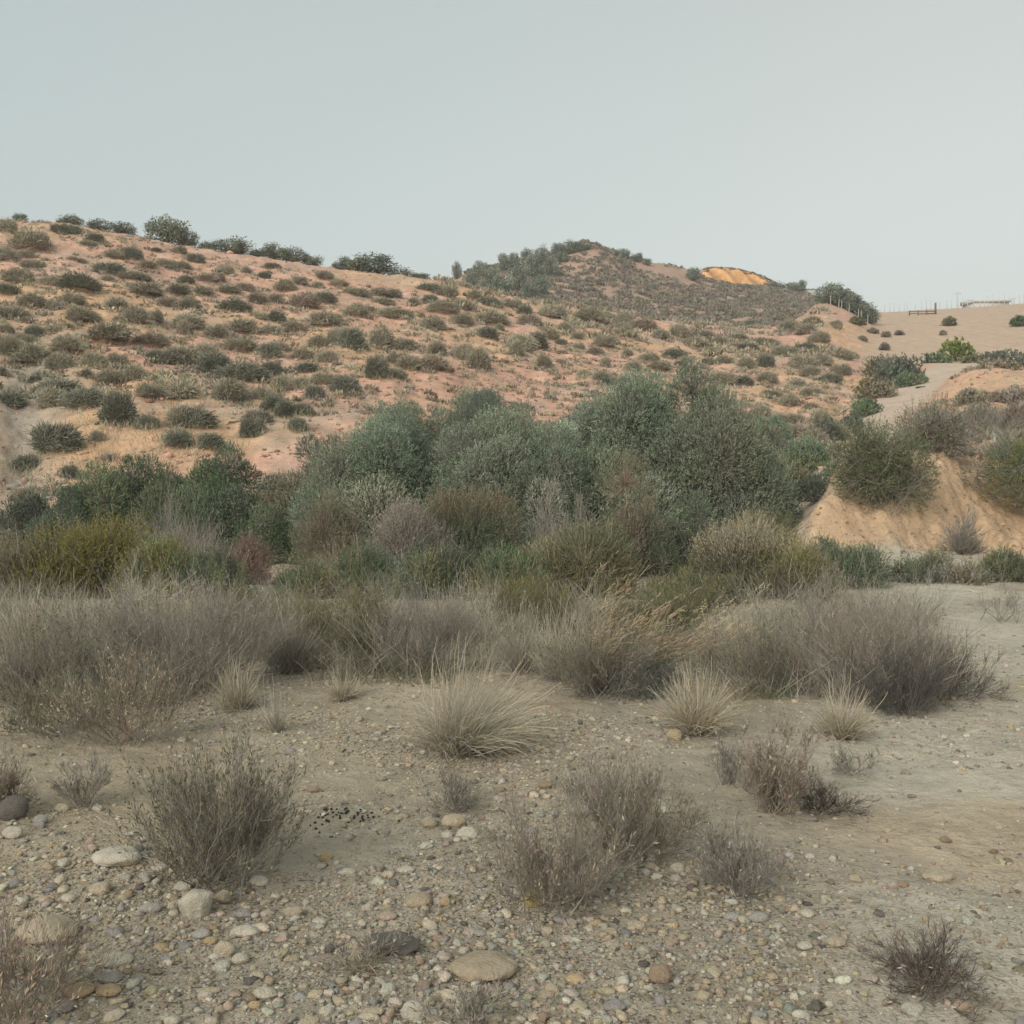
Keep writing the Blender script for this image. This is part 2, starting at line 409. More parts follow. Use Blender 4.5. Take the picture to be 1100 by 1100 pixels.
def soil(x, y):
    Y = y; px = CX + F * x / np.maximum(Y, .3)
    def mix(c, d, w): return c * (1 - w[:, None]) + d * w[:, None]
    n = fbm(x / 1.7, y / 2.3, 4, 101)
    c = np.repeat(SOIL_WASH[None], len(x), 0)
    pathw = sstep(820, 960, px + 60 * fbm(x * .9, y * .5, 3, 111) + (Y - 5) * 4) * (1 - sstep(13, 18, Y) * .3)
    c = mix(c, SOIL_PATH, pathw * .9)
    c = mix(c, SOIL_WASH * np.array([1.05, .92, .82]), sstep(.1, .5, n) * .6)
    c = mix(c, SOIL_GREY, sstep(.15, .5, fbm(x / 3, y / 3, 3, 131)) * .5)
    grav = (1 - pathw * .6) * sstep(22, 12, Y) * sstep(-.45, .1, fbm(x * .8, y * .8, 3, 121)) * .95 + .05
    hill = sstep(26, 33, Y + 2 * n)
    big = fbm(x / 14, y / 14, 3, 141)
    hc = mix(np.repeat(SOIL_HILL[None], len(x), 0), SOIL_OCHRE, sstep(.0, .45, big) * .7)
    hc = mix(hc, SOIL_OCHRE, np.exp(-((px - 95) / 60) ** 2 - ((Y - 39) / 7) ** 2) * .9)
    hc = mix(hc, SOIL_GREY * 1.1, sstep(.0, .4, fbm(x / 4, y / 4, 5, 151, .65)) * .42)
    hc = hc * np.exp(.28 * fbm(x / .9, y / 1.2, 3, 155, .6))[:, None]
    hc = mix(hc, SOIL_GREY, np.exp(-((px - 25 - .25 * (Y - 40)) / 34) ** 2) * (1 - sstep(50, 62, Y)) * .85)
    hc = mix(hc, SOIL_FAR, sstep(145, 170, Y))
    c = mix(c, hc, hill); grav = grav * (1 - hill)
    right = sstep(905, 950, px + 14 * n)
    c = mix(c, SOIL_FIELD, right * sstep(95, 108, Y))
    c = mix(c, SOIL_BLUFF, sstep(852, 880, px) * sstep(17.3, 18.2, Y + .5 * n) * (1 - sstep(44, 80, Y)) * np.clip(1.15 - .25*np.abs(n), 0, 1))
    c = mix(c, SOIL_TRACK, 1 - sstep(1.5, 2.5, seg_dist(x, y, TRACK) + .5 * n))
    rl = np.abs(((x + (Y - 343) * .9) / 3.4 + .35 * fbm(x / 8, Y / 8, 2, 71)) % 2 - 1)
    cliffc = CLIFF_SUNLIT * (.55 + .6 * rl[:, None] + .25 * fbm(x / 1.5, Y / 1.5, 2, 75)[:, None])  # ochre with the sunlight painted in, banded along the rills
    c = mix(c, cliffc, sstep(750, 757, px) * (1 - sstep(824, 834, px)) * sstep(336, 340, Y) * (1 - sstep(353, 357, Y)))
    return np.concatenate([np.clip(c, .02, .8), np.clip(grav, 0, 1)[:, None]], 1)


# front terrain, one continuous sheet cut into named stretches along shared edges
NU, NYR = 820, 1000
U = np.linspace(-0.75, 0.75, NU)
YR = np.exp(np.linspace(math.log(0.7), math.log(4500), NYR))
YR = np.sort(np.concatenate([YR, np.linspace(17, 22, 60) + .013, np.linspace(338, 356, 24) + .01]))
NYR = len(YR)
gx = (U[None, :] * YR[:, None]).ravel(); gy = np.repeat(YR, NU)
gz = H(gx, gy)
GV = np.stack([gx, gy, gz], 1); GC = soil(gx, gy)
ii, jj = np.meshgrid(np.arange(NYR - 1), np.arange(NU - 1), indexing='ij')
q = (ii * NU + jj).ravel()
GF = np.stack([q, q + 1, q + NU + 1, q + NU], 1)
cx_, cy_ = GV[GF].mean(1)[:, 0], GV[GF].mean(1)[:, 1]
cpx = CX + F * cx_ / cy_
reg = np.zeros(len(GF), int)                                  # ground
reg[cy_ > 30] = 1                                             # hillside
reg[(cy_ > 155) & (cpx < 893)] = 2                            # far hill
reg[(cpx > 893) & (cy_ > 104)] = 3                            # field
reg[(cpx > 866) & (cy_ > 17.3) & (cy_ <= 104)] = 4            # earth bank
reg[seg_dist(cx_, cy_, TRACK) < 2.0] = 5                      # track
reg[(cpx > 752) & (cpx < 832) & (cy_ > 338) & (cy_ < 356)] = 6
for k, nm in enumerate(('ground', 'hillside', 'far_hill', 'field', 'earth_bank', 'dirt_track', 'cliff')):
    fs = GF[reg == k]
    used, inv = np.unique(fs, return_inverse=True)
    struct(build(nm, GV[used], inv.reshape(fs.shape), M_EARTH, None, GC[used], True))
# the land beside and behind
ph0 = math.atan(0.75)
PH = np.linspace(ph0 - .002, 2 * math.pi - ph0 + .002, 200); RR = np.concatenate([[0.02], np.exp(np.linspace(math.log(0.5), math.log(1800), 160))])
rx = (np.sin(PH)[None] * RR[:, None]).ravel(); ry = (np.cos(PH)[None] * RR[:, None]).ravel()
rz = H(rx, ry)
ii, jj = np.meshgrid(np.arange(len(RR) - 1), np.arange(len(PH) - 1), indexing='ij'); q = (ii * len(PH) + jj).ravel()
rc = np.concatenate([np.where(np.hypot(rx, ry)[:, None] > 60, SOIL_FAR, SOIL_WASH), np.full((len(rx), 1), .3)], 1)
struct(build('surrounding_hills', np.stack([rx, ry, rz], 1), np.stack([q, q + len(PH), q + len(PH) + 1, q + 1], 1), M_EARTH, None, rc, True))


# ------------------------------------------------------------------ plant growing
def rnd(rng, *s): return rng.normal(size=s)


def stems(n, w, h, rng, k=6, maxlean=80, jitter=.12, rmin=.6, base=.06, bias=1.0, droop=0.0, wob=.03):
    """n stems from a small root disc, tips on an ellipsoid w wide and h high"""
    ct = 1 - (1 - math.cos(math.radians(maxlean))) * rng.random(n) ** bias
    th = np.arccos(ct); az = rng.random(n) * 2 * math.pi
    L = 1 / np.sqrt((np.sin(th) / (w / 2)) ** 2 + (np.cos(th) / h) ** 2) * (rmin + (1.03 - rmin) * rng.random(n) ** .6)
    L *= 1 + jitter * np.clip(rnd(rng, n), -2, 2)
    t = np.linspace(0, 1, k)[None]
    hr = (L * np.sin(th))[:, None] * t ** .9; vz = (L * np.cos(th))[:, None] * t ** 1.05
    vz = vz + (L * .18 * np.sin(th))[:, None] * np.sin(t * math.pi) * (1 - droop) - droop * (L * np.sin(th) ** 2)[:, None] * .35 * t ** 2.5
    b = rnd(rng, n, 2) * base * w
    P = np.stack([b[:, :1] + np.cos(az)[:, None] * hr, b[:, 1:] + np.sin(az)[:, None] * hr, np.maximum(vz, .01) - .02 * h], -1)
    P[:, 1:] += np.cumsum(rnd(rng, n, k - 1, 3), 1) * (wob * L[:, None, None] / math.sqrt(k))
    P[:, 1:, 2] = np.maximum(P[:, 1:, 2], .005)
    return P


def at_t(P, i, t):
    k = P.shape[1]
    f = t * (k - 1); a = np.minimum(f.astype(int), k - 2); fr = (f - a)[:, None]
    p0 = P[i, a]; p1 = P[i, a + 1]
    return p0 * (1 - fr) + p1 * fr, norm(p1 - p0)


def sub(P, m, L, spread, rng, k=4, tmin=.35, up=.25, tpow=.8):
    i = rng.integers(0, len(P), m); t = tmin + (1 - tmin) * rng.random(m) ** tpow
    p, d = at_t(P, i, t)
    d = norm(d + spread * norm(rnd(rng, m, 3)) + np.array([0, 0, up]))
    ln = (L * (.45 + .65 * rng.random(m)))[:, None, None]
    s = np.linspace(0, 1, k)[None, :, None]
    Q = p[:, None] + d[:, None] * ln * s + np.array([0, 0, .12]) * ln * s ** 2
    Q[:, 1:] += np.cumsum(rnd(rng, m, k - 1, 3), 1) * .06 * ln
    Q[..., 2] = np.maximum(Q[..., 2], .004)
    return Q, t


# palettes: reflectance of leaf and stem
OLIVE = [(0.299, 0.356, 0.252), (0.255, 0.322, 0.231), (0.347, 0.391, 0.289), (0.228, 0.28, 0.196)]
BLUEGREEN = [(0.232, 0.294, 0.205), (0.198, 0.247, 0.177), (0.282, 0.323, 0.216)]
DARKGREEN = [(0.163, 0.215, 0.127), (0.131, 0.19, 0.102), (0.21, 0.247, 0.145), (0.148, 0.199, 0.133)]
YELLOWGREEN = [(0.26, 0.24, 0.078), (0.215, 0.208, 0.078), (0.305, 0.267, 0.091), (0.156, 0.163, 0.072)]
BROOM = [(0.215, 0.215, 0.111), (0.182, 0.189, 0.104), (0.26, 0.24, 0.13), (0.156, 0.156, 0.098)]
RUST_OLD = [(0.286, 0.169, 0.111), (0.325, 0.208, 0.137), (0.234, 0.15, 0.104), (0.26, 0.208, 0.143)]
RUST = [(.29, .245, .185), (.265, .235, .175), (.32, .26, .195), (.22, .22, .155), (.24, .235, .165)]
PINKGREY = [(.37, .335, .29), (.32, .29, .25), (.42, .375, .325), (.27, .245, .215)]
STRAW = [(.56, .48, .33), (.50, .43, .31), (.62, .53, .37), (.42, .37, .275)]
GREYSTRAW = [(.48, .445, .36), (.42, .39, .32), (.55, .50, .40), (.34, .315, .265)]
GREYTWIG = [(.335, .31, .265), (.28, .26, .225), (.39, .36, .31), (.22, .205, .18)]
BROWNTWIG = [(.36, .305, .235), (.30, .255, .20), (.41, .345, .265), (.24, .21, .17)]
REDTWIG = [(.32, .235, .185), (.27, .20, .16), (.37, .275, .21)]
HILLGREY = [(.37, .345, .265), (.325, .305, .24), (.41, .38, .29), (.28, .265, .21)]
HILLSTRAW = [(.46, .41, .28), (.41, .365, .255), (.50, .445, .30)]


def bush(name, loc, w, h, label, cat, rng, group=None, mains=26, subs=160, twigs=600, leaf=2500, leafL=.03, leafW=.008, twigL=.22, base=.07,
         wood=GREYTWIG, pal=BROOM, tips=None, r=.004, maxlean=78, fol='foliage', up=.3, spread=.55, rmin=.6, parts=True, tipw=.25):
    root = empty(name, loc, label, cat, group)
    s = min(w, h)
    P = stems(mains, w, h * .92, rng, 6, maxlean, rmin=rmin, base=base, wob=.06)
    S, ts = sub(P, subs, s * twigL * 1.5, spread, rng, 4, .25, up)
    T, tt = sub(S, twigs, s * twigL, spread * .9, rng, 4, .2, up)
    g = Geo()
    g.tube(P, r * 1.6, r * .6, pick(wood, len(P), rng), 4, rng)
    g.tube(S, r * .8, r * .4, pick(wood, len(S), rng), 3, rng)
    g.tube(T, r * .5, r * .25, pick(wood if tips is None else wood, len(T), rng), 3, rng)
    g.done('stems', M_WOOD, root)
    if leaf:
        i = rng.integers(0, len(T), leaf); t = rng.random(leaf) ** .8
        p, d = at_t(T, i, t)
        d = norm(d + .8 * norm(rnd(rng, leaf, 3)) + np.array([0, 0, .25]))
        c = pick(pal, len(T), rng, .14)[i] * np.exp(rng.normal(0, .16, (leaf, 1)))
        if tips is not None:
            hi = (p[:, 2] / h + .25 * rnd(rng, leaf)) > (1 - tipw * 1.6)
            c[hi] = pick(tips, int(hi.sum()), rng)
        lf = Geo().leaves(p, d, leafL * (.6 + .8 * rng.random(leaf)), leafW * (.7 + .6 * rng.random(leaf)), c, rng)
        lf.done(fol, M_LEAF, root)
    return root


def tuft(name, loc, w, h, label, rng, n=700, bw=.004, pal=GREYSTRAW, basepal=None, heads=0, headpal=STRAW, group=None, maxlean=70, droop=.5, dead=80, lean=None, cat='grass tuft'):
    root = empty(name, loc, label, cat, group)
    P = stems(n, w, h, rng, 6, maxlean, rmin=.5, base=.07, bias=.9, droop=droop, wob=.05)
    if lean is not None:
        t = np.linspace(0, 1, 6)[None, :, None]
        P = P + np.asarray(lean)[None, None] * t ** 1.6 * h
    c0 = pick(basepal or pal, n, rng, .2); c1 = pick(pal, n, rng, .2)
    g = Geo().ribbon(P, bw, bw * .3, c0, c1, rng)
    if dead:
        D = stems(dead, w * 1.15, h * .35, rng, 5, 88, base=.1, droop=1.0)
        g.ribbon(D, bw * .8, bw * .3, pick(GREYTWIG, dead, rng), None, rng)
    g.done('blades', M_GRASS, root)
    if heads:
        i = rng.integers(0, n, heads)
        tip = P[i, -1]; d = norm(P[i, -1] - P[i, -2] + np.array([.25, 0, .1]))
        m = 14
        k = np.repeat(np.arange(heads), m); t = rng.random(heads * m)
        ln = h * .28
        p = tip[k] + d[k] * (t[:, None] - .25) * ln
        dd = norm(d[k] + .55 * rnd(rng, heads * m, 3) * .6)
        Geo().leaves(p, dd, h * .07 * (.6 + .7 * rng.random(heads * m)), bw * .9, pick(headpal, heads, rng, .12)[k], rng).done('seed_heads', M_GRASS, root)
    return root


def limbs(rng, ends, r0, base=(0, 0, 0), k=6):
    n = len(ends); t = np.linspace(0, 1, k)[None, :, None]
    P = np.asarray(base)[None, None] * (1 - t) + ends[:, None] * t
    P[..., 2] = (ends[:, 2][:, None]) * t[..., 0] ** .8
    P[:, 1:-1] += rnd(rng, n, k - 2, 3) * .04 * np.linalg.norm(ends, axis=1)[:, None, None]
    return P


def leafy_tree(name, loc, w, d, h, label, rng, pal=OLIVE, lobes=30, dens=340, per=7, leafL=.042, leafW=.0175, sprayL=.10, lift=.5, lobe=.265, group=None, cat='tree', wood=GREYTWIG,
               ragged=.12, full=False, rz=1.4, tips=None, wisps=0, names=('crown', 'trunk'), open_=0.0):
    """many-stemmed bushy tree: rounded leafy lobes piled into a dome that reaches the ground, gaps between them"""
    root = empty(name, loc, label, cat, group)
    i = np.arange(lobes) + .5                                        # lobe centres spread by a golden spiral
    zc = -.02 + 1.0 * i / lobes; az = i * 2.39996 + rng.random() * 6.28 + .25 * rnd(rng, lobes)
    zc = np.clip(zc + .07 * rnd(rng, lobes), -.05, 1)
    if full: zc = -1 + 2 * i / lobes
    rad = np.sqrt(np.clip(1 - zc ** 2, 0, 1))
    lr = lobe * (.60 + .75 * rng.random(lobes))
    rr = (1 - lr * .7) * (.80 + .24 * rng.random(lobes)) * (1 + ragged * rnd(rng, lobes) * .6)
    inner = np.arange(lobes) % 4 == 3
    rr = np.where(inner, rr * .58, rr); lr = np.where(inner, lr * 1.25, lr)
    cz = h * (.5 + .5 * zc * rr) if full else h * (.05 + .95 * np.clip(zc, 0, 1) * rr)
    C = np.stack([np.cos(az) * rad * rr * w / 2, np.sin(az) * rad * rr * d / 2, cz], 1)
    half = (w * d * (1 if full else 4) * h * h) ** .25 / 2
    cr = lr * half
    k = np.repeat(np.arange(lobes), np.maximum(14, dens * 12.57 * cr ** 2).astype(int)); n = len(k)
    off = norm(rnd(rng, n, 3))
    outw = norm(np.stack([C[:, 0], C[:, 1], C[:, 2] * .5 + .35 * h], 1))[k]
    keep = (off * outw).sum(1) > -.25 - .5 * rng.random(n)           # hollow, bare undersides
    k, off = k[keep], off[keep]; n = len(k)
    sh = (.55 + .45 * rng.random((n, 1)) ** .6) * (1 + .16 * vnoise(off[:, 0] * 2.5 + k * 3.1, off[:, 1] * 2.5 + off[:, 2] * 2, 5))[:, None]
    p0 = C[k] + off * sh * cr[k][:, None] * np.array([1, 1, rz])
    dr = norm(.8 * off + np.array([0, 0, lift]) + .3 * rnd(rng, n, 3))
    L = sprayL * (.5 + .7 * rng.random(n))
    P = p0[:, None] + dr[:, None] * L[:, None, None] * np.linspace(0, 1, 3)[None, :, None]
    P[:, 2, 2] += .08 * L
    P[..., 2] = np.maximum(P[..., 2], .02)
    cc = pick(pal, lobes, rng, .13, .03)
    g = Geo()
    i = np.repeat(np.arange(n), per); t = np.tile((np.arange(per) + .5) / per, n) + rnd(rng, n * per) * .06
    p, dd = at_t(P, i, np.clip(t, 0, .999))
    dd = norm(dd * .9 + .55 * norm(rnd(rng, n * per, 3)))
    c = cc[k][i] * np.exp(rng.normal(0, .14, (n, 1)))[i]
    if tips is not None:
        hi = (p[:, 2] / h + .12 * rnd(rng, len(p))) > .80
        c[hi] = .35 * c[hi] + .65 * pick(tips, int(hi.sum()), rng)
    g.leaves(p, dd, leafL * (.6 + .7 * rng.random(n * per)), leafW * (.7 + .6 * rng.random(n * per)), c, rng, face=norm(off + .35 * np.array([0, 0, 1]))[i])
    g.done(names[0], M_LEAF, root)
    w_ = Geo()
    B = limbs(rng, C, .05); B[:, 0, :2] += rnd(rng, len(B), 2) * .05 * w
    w_.tube(B, .014 * h, .004 * h, pick(wood, len(C), rng), 5, rng)
    T = np.stack([C[k[::4]], C[k[::4]] * .45 + p0[::4] * .55 + rnd(rng, len(k[::4]), 3) * .03, P[::4, 2]], 1)
    w_.tube(T, .006, .002, pick(wood, len(T), rng), 3, rng)
    if wisps:
        Q = stems(wisps, w * 1.06, h * 1.12, rng, 6, 75, rmin=.8, base=.1, wob=.08)
        w_.tube(Q, .004, .0016, pick(wood, wisps, rng), 3, rng)
        S, _ = sub(Q, wisps * 3, .2 * h, .6, rng, 4, .55)
        w_.tube(S, .0025, .0012, pick(wood, len(S), rng), 3, rng)
    w_.done(names[1], M_WOOD, root)
    return root


# ------------------------------------------------------------------ prototypes for small far plants (single meshes)
def dome_mesh(name, rng, pal, toppal, n=3600, bl=.12, bw=.019, top=.45):
    """grassy dome about 1 x 1 x 0.55"""
    v = norm(rnd(rng, n * 2, 3)); v = v[v[:, 2] > -.05][:n]; n = len(v)
    sd = int(rng.integers(1, 999))
    lump = 1 + .26 * vnoise(v[:, 0] * 1.9 + 9, v[:, 1] * 1.9 + v[:, 2] * 1.7, sd) + .10 * vnoise(v[:, 0] * 5, v[:, 1] * 5 + v[:, 2] * 4, sd + 3)
    rr = (.35 + .65 * rng.random(n) ** .4) * lump
    p = np.stack([v[:, 0] * .45 * rr, v[:, 1] * .45 * rr, np.maximum(v[:, 2], 0) ** .85 * .40 * rr + .005], 1)
    d = norm(v * np.array([1, 1, .7]) + np.array([0, 0, .35]) + .5 * rnd(rng, n, 3))
    L = bl * (.35 + 1.7 * rng.random(n) ** 4)
    t = np.linspace(0, 1, 3)[None, :, None]
    P = p[:, None] + d[:, None] * (L[:, None, None] * t) ; P[:, 2, 2] -= .15 * L
    P[..., 2] = np.maximum(P[..., 2], 0)
    cl = np.exp(.22 * vnoise(p[:, 0] * 6 + 3, p[:, 1] * 6 + p[:, 2] * 5, sd + 7))[:, None]
    c0 = pick(pal, n, rng, .2) * cl; c1 = pick(pal, n, rng, .2) * cl
    up = (p[:, 2] + .10 * rnd(rng, n)) > (.40 * top)
    tp = pick(toppal, n, rng, .2)
    c1[up] = tp[up] * .75 + c1[up] * .25
    return Geo().ribbon(P, bw, bw * .4, c0, c1, rng, face=v)


def crown_mesh(rng, pal, n=1500, clumps=16, lw=.09, flat=.8):
    v = norm(rnd(rng, clumps, 3)); v[:, 2] = v[:, 2] * .5 + .12
    C = np.stack([v[:, 0] * .34, v[:, 1] * .34, .44 + v[:, 2] * .50 * flat], 1) * (.85 + .25 * rng.random((clumps, 1)))
    k = rng.integers(0, clumps, n)
    p = C[k] + norm(rnd(rng, n, 3)) * (.08 + .12 * rng.random((n, 1))) * (.7 + .6 * rng.random((clumps, 1)))[k]
    p[:, 2] = np.where(rng.random(n) < .18, p[:, 2] * .45, p[:, 2]); p[:, 2] = np.maximum(p[:, 2], .03)
    c = pick(pal, clumps, rng, .15, .04)[k] * np.exp(rng.normal(0, .15, (n, 1)))
    return Geo().leaves(p, norm(rnd(rng, n, 3) + np.array([0, 0, .5])), lw * (.6 + .7 * rng.random(n)), lw * .5 * (.6 + .7 * rng.random(n)), c, rng, face=norm(p - C[k])), C


# ================================================================== THE HILLSIDE SHRUBS (measured one by one)
A_ = (0, 210, 5.5); B_ = (180, 230, 5.5); C_ = (0, 380, 5.5); D_ = (180, 380, 5.5); E_ = (360, 240, 5.5); F_ = (540, 240, 5.5); G_ = (720, 280, 5.5)
HS = {
A_: [(190,270,210,130),(30,350,120,90),(150,345,110,60),(105,465,140,100),(35,550,120,70),(205,405,120,50),(285,500,90,70),(470,510,240,110),(640,430,150,80),(670,345,110,60),(780,340,110,80),(760,465,110,60),(850,480,110,60),(640,490,70,40),(860,545,180,90),(200,615,150,90),(310,650,90,70),(430,610,140,70),(690,640,150,110),(490,700,190,110),(30,690,100,110),(110,690,110,90),(35,780,80,60),(210,805,90,90),(320,785,80,50),(400,765,70,40),(630,800,270,140),(810,700,140,130),(920,710,90,100),(900,850,190,90),(60,890,160,140),(200,930,180,140),(390,870,190,110),(355,980,130,110),(570,965,120,110),(690,960,110,90),(505,1045,60,50),(920,945,120,90),(1050,945,120,110),(990,630,120,70),(880,405,100,50),(980,400,90,60),(1040,550,110,80),(700,730,60,40),(1090,770,70,110),(150,840,90,50),(15,1040,50,60),(40,180,100,90),(390,200,140,70),(570,250,100,60),(520,280,80,40),(430,370,50,25),(480,385,50,30),(270,375,50,25),(930,320,60,30),(1060,320,80,60),(1085,490,60,50)],
B_: [(165,260,80,60),(90,300,90,50),(20,290,60,40),(340,330,90,60),(230,375,110,50),(290,370,100,50),(110,385,90,50),(50,440,110,80),(210,445,120,60),(350,440,130,60),(460,430,90,60),(530,490,110,90),(630,490,80,70),(400,540,170,80),(130,525,120,80),(30,520,80,60),(570,360,90,50),(620,305,80,40),(470,330,60,40),(700,420,130,80),(780,390,90,60),(890,415,70,50),(800,510,160,110),(920,490,120,70),(930,360,110,50),(1010,405,90,40),(640,605,110,80),(925,615,180,110),(420,655,200,110),(290,690,140,100),(125,635,140,100),(110,690,80,50),(610,680,140,70),(755,665,120,80),(890,750,110,90),(1000,730,100,110),(440,770,190,90),(600,800,130,100),(670,775,80,60),(100,830,180,140),(230,810,110,110),(290,880,180,150),(440,930,220,120),(620,910,110,90),(800,820,110,80),(930,840,120,80),(830,905,140,70),(940,965,130,80),(370,1030,190,150),(680,1000,110,90),(780,1000,100,80),(80,1030,190,140),(560,1060,120,80),(870,1050,90,90),(550,600,60,50),(80,740,50,30)],
C_: [(350,200,230,110),(310,260,150,130),(500,260,200,130),(700,320,180,220),(50,260,160,120),(330,490,220,190),(570,480,70,80),(160,630,120,90),(410,690,120,90),(170,820,160,100),(870,400,100,110),(1060,380,100,160),(1040,480,140,100),(900,210,180,100),(1040,210,130,120),(660,130,140,110),(800,110,110,110),(210,140,80,30),(640,610,60,50)],
D_: [(140,370,210,150),(60,500,150,100),(250,510,170,110),(500,430,130,150),(530,365,150,80),(620,290,110,110),(690,320,120,120),(790,320,110,80),(770,410,90,90)],
E_: [(130,405,140,70),(265,400,130,60),(350,410,80,70),(290,460,110,50),(125,510,110,80),(200,510,80,50),(360,530,160,80),(570,590,140,90),(740,565,150,70),(650,400,130,70),(550,375,120,50),(640,490,150,80),(750,475,110,60),(460,460,70,50),(560,445,70,60),(900,460,120,60),(820,420,80,60),(1040,470,100,70),(920,555,170,90),(900,645,120,80),(970,610,60,50),(1065,735,90,110),(90,680,140,150),(270,670,130,150),(410,710,150,90),(600,730,130,110),(240,850,120,160),(430,820,150,90),(570,820,150,100),(360,880,110,80),(850,800,150,160),(760,760,110,110),(350,790,90,80),(60,950,150,130),(10,910,50,50),(15,560,60,60),(10,660,60,90),(510,540,50,40)],
F_: [(110,710,150,110),(200,690,140,110),(285,650,90,70),(365,610,90,60),(435,660,80,50),(445,720,60,50),(600,690,120,90),(550,750,90,60),(645,690,70,50),(345,700,70,40),(350,760,60,30),(245,810,120,110),(350,815,60,40),(485,880,70,50),(580,900,100,60),(620,930,100,50),(605,820,60,70),(740,760,60,50),(770,840,80,70),(860,790,110,60),(920,840,160,60),(1000,770,120,70),(1050,825,60,40),(680,940,50,50),(160,570,110,80),(310,520,120,100),(510,540,180,100),(720,560,90,80),(610,560,120,80),(840,600,150,100),(930,650,90,70),(700,610,90,60),(440,595,60,40),(1040,640,120,90),(260,520,100,80),(130,510,80,60)],
G_: [(300,690,130,90),(420,705,130,70),(570,690,120,70),(560,590,100,90),(450,600,100,80),(320,580,100,60),(220,590,90,50),(740,720,90,60),(840,770,110,60),(700,820,90,80),(600,780,120,50),(540,885,90,60),(650,930,100,80),(740,930,90,80),(890,920,140,120),(830,850,80,40),(800,600,140,110),(830,650,110,70),(900,580,100,80),(1010,640,110,80),(950,690,100,60),(1000,550,140,80),(680,530,150,80),(560,475,140,50),(430,510,140,50),(400,450,110,50),(490,370,90,50),(700,390,130,80),(800,400,120,80),(840,350,120,60),(970,370,70,40),(880,450,120,80),(800,510,130,60),(180,440,150,70),(280,470,100,60),(130,480,130,60),(60,540,90,50),(100,580,70,50),(710,1010,180,140),(850,1030,130,110),(980,1010,160,120),(1080,560,60,40),(1080,910,50,70)],
}
TONES = [('grey-green', HILLGREY, HILLSTRAW, .55), ('straw-topped', HILLGREY, HILLSTRAW, .18), ('dark-green', [(.205, .215, .165), (.18, .19, .15), (.24, .245, .185)], HILLGREY, .6),
         ('dry-brown', [(.34, .285, .23), (.29, .245, .20), (.37, .31, .25)], HILLSTRAW, .5)]
protos = {}
for ti, (tn, pal, tp, top) in enumerate(TONES):
    for v in range(3):
        g = dome_mesh('hillside_shrub', np.random.default_rng(100 + ti * 10 + v), pal, tp, top=top)
        protos[ti, v] = g
ORD = ['first', 'second', 'third', 'fourth', 'fifth', 'sixth', 'seventh', 'eighth', 'ninth', 'tenth', 'eleventh', 'twelfth']
ZX = [(90, 'above the stony gully'), (165, 'below the flat crest bushes'), (225, 'below the tallest crest tree'), (285, 'below the humped crest bush'), (350, 'below the paired crest trees'), (440, 'below the crest mound'),
      (520, 'below the saddle'), (600, 'below the wooded shoulder'), (680, 'below the bare summit'), (752, 'below the four ridge pines'), (830, 'below the sunlit cliff'), (880, 'below the last ridge tree'), (2000, 'beside the ravine')]
ZY = [(262, 'on the crest'), (288, 'just under the crest'), (312, 'high on the slope'), (335, 'on the upper slope'), (358, 'on the middle slope'), (382, 'below mid slope'), (408, 'on the lower slope'), (440, 'near the foot'), (480, 'at the foot'), (900, 'down by the thicket')]
shr = []
for (ox, oy, s), lst in HS.items():
    for cx, cy, w, h in lst:
        shr.append([ox + cx / s, oy + cy / s, w / s, h / s])
shr.sort(key=lambda a: a[0])
cells = {}
for a in shr:
    zx = next(n for lim, n in ZX if a[0] < lim); zy = next(n for lim, n in ZY if a[1] < lim)
    cells.setdefault((zx, zy), []).append(a)
made = {}; halo = []
for (zx, zy), lst in cells.items():
    for i, (cx, cy, w, h) in enumerate(lst):
        r_ = np.random.default_rng(int(cx * 37 + cy * 91))
        ti = int(r_.choice(4, p=[.4, .28, .2, .12])); v = int(r_.integers(0, 3))
        if cy > 380 and cx < 420: ti = int(r_.choice([0, 2, 2, 1]))
        x, y, z = spot(cx, cy + .38 * h, 30)
        m = y / F
        shape = 'broad' if w > 1.75 * h else 'tall' if h > 1.05 * w else 'rounded'
        size = 'big' if w * m > 1.9 else 'small' if w * m < 1.0 else 'medium'
        n = len(lst)
        where = '' if n == 1 else (', leftmost of them' if i == 0 else ', rightmost of them' if i == n - 1 else f', {ORD[i]} from left')
        lab = f'{size} {shape} {TONES[ti][0]} shrub {zy} {zx}{where}'
        if len(lab.split()) > 16: lab = lab.replace(shape + ' ', '', 1)
        sc = (w * m * 1.38, w * m * (.85 + .35 * r_.random()), h * m * 1.75)
        loc = (x, y, z - .04)
        halo.append((x, y, w * m))
        if (ti, v) not in made:
            o = protos[ti, v].done('hillside_shrub', M_LEAF)
            o.location = loc; o.scale = sc; o.rotation_euler = (0, 0, r_.random() * 6.28)
            tag(o, lab, 'shrub', 'shrubs dotted over the hillside'); made[ti, v] = o
        else:
            o = dup(made[ti, v], loc, r_.random() * 6.28, sc, lab)

# low growth nobody could count: sparse dry grass on the slope, scrub of the far hill
def scatter_domes(name, pts, size, rng, pal, toppal, n=22, bw=.11):
    N = len(pts)
    k = np.repeat(np.arange(N), n); M = N * n
    v = norm(rnd(rng, M, 3)); v[:, 2] = np.abs(v[:, 2])
    s = size[k][:, None]
    p = pts[k] + v * s * np.array([.36, .36, .22]) * (.4 + .6 * rng.random((M, 1)))
    d = norm(v + np.array([0, 0, .5]) + .3 * rnd(rng, M, 3))
    c = pick(pal, N, rng, .16)[k] * np.exp(rng.normal(0, .15, (M, 1)))
    hi = v[:, 2] > .65; c[hi] = .5 * c[hi] + .5 * pick(toppal, N, rng, .16)[k][hi]
    return Geo().leaves(p, d, size[k] * .34, size[k] * bw * 1.6, c, rng)


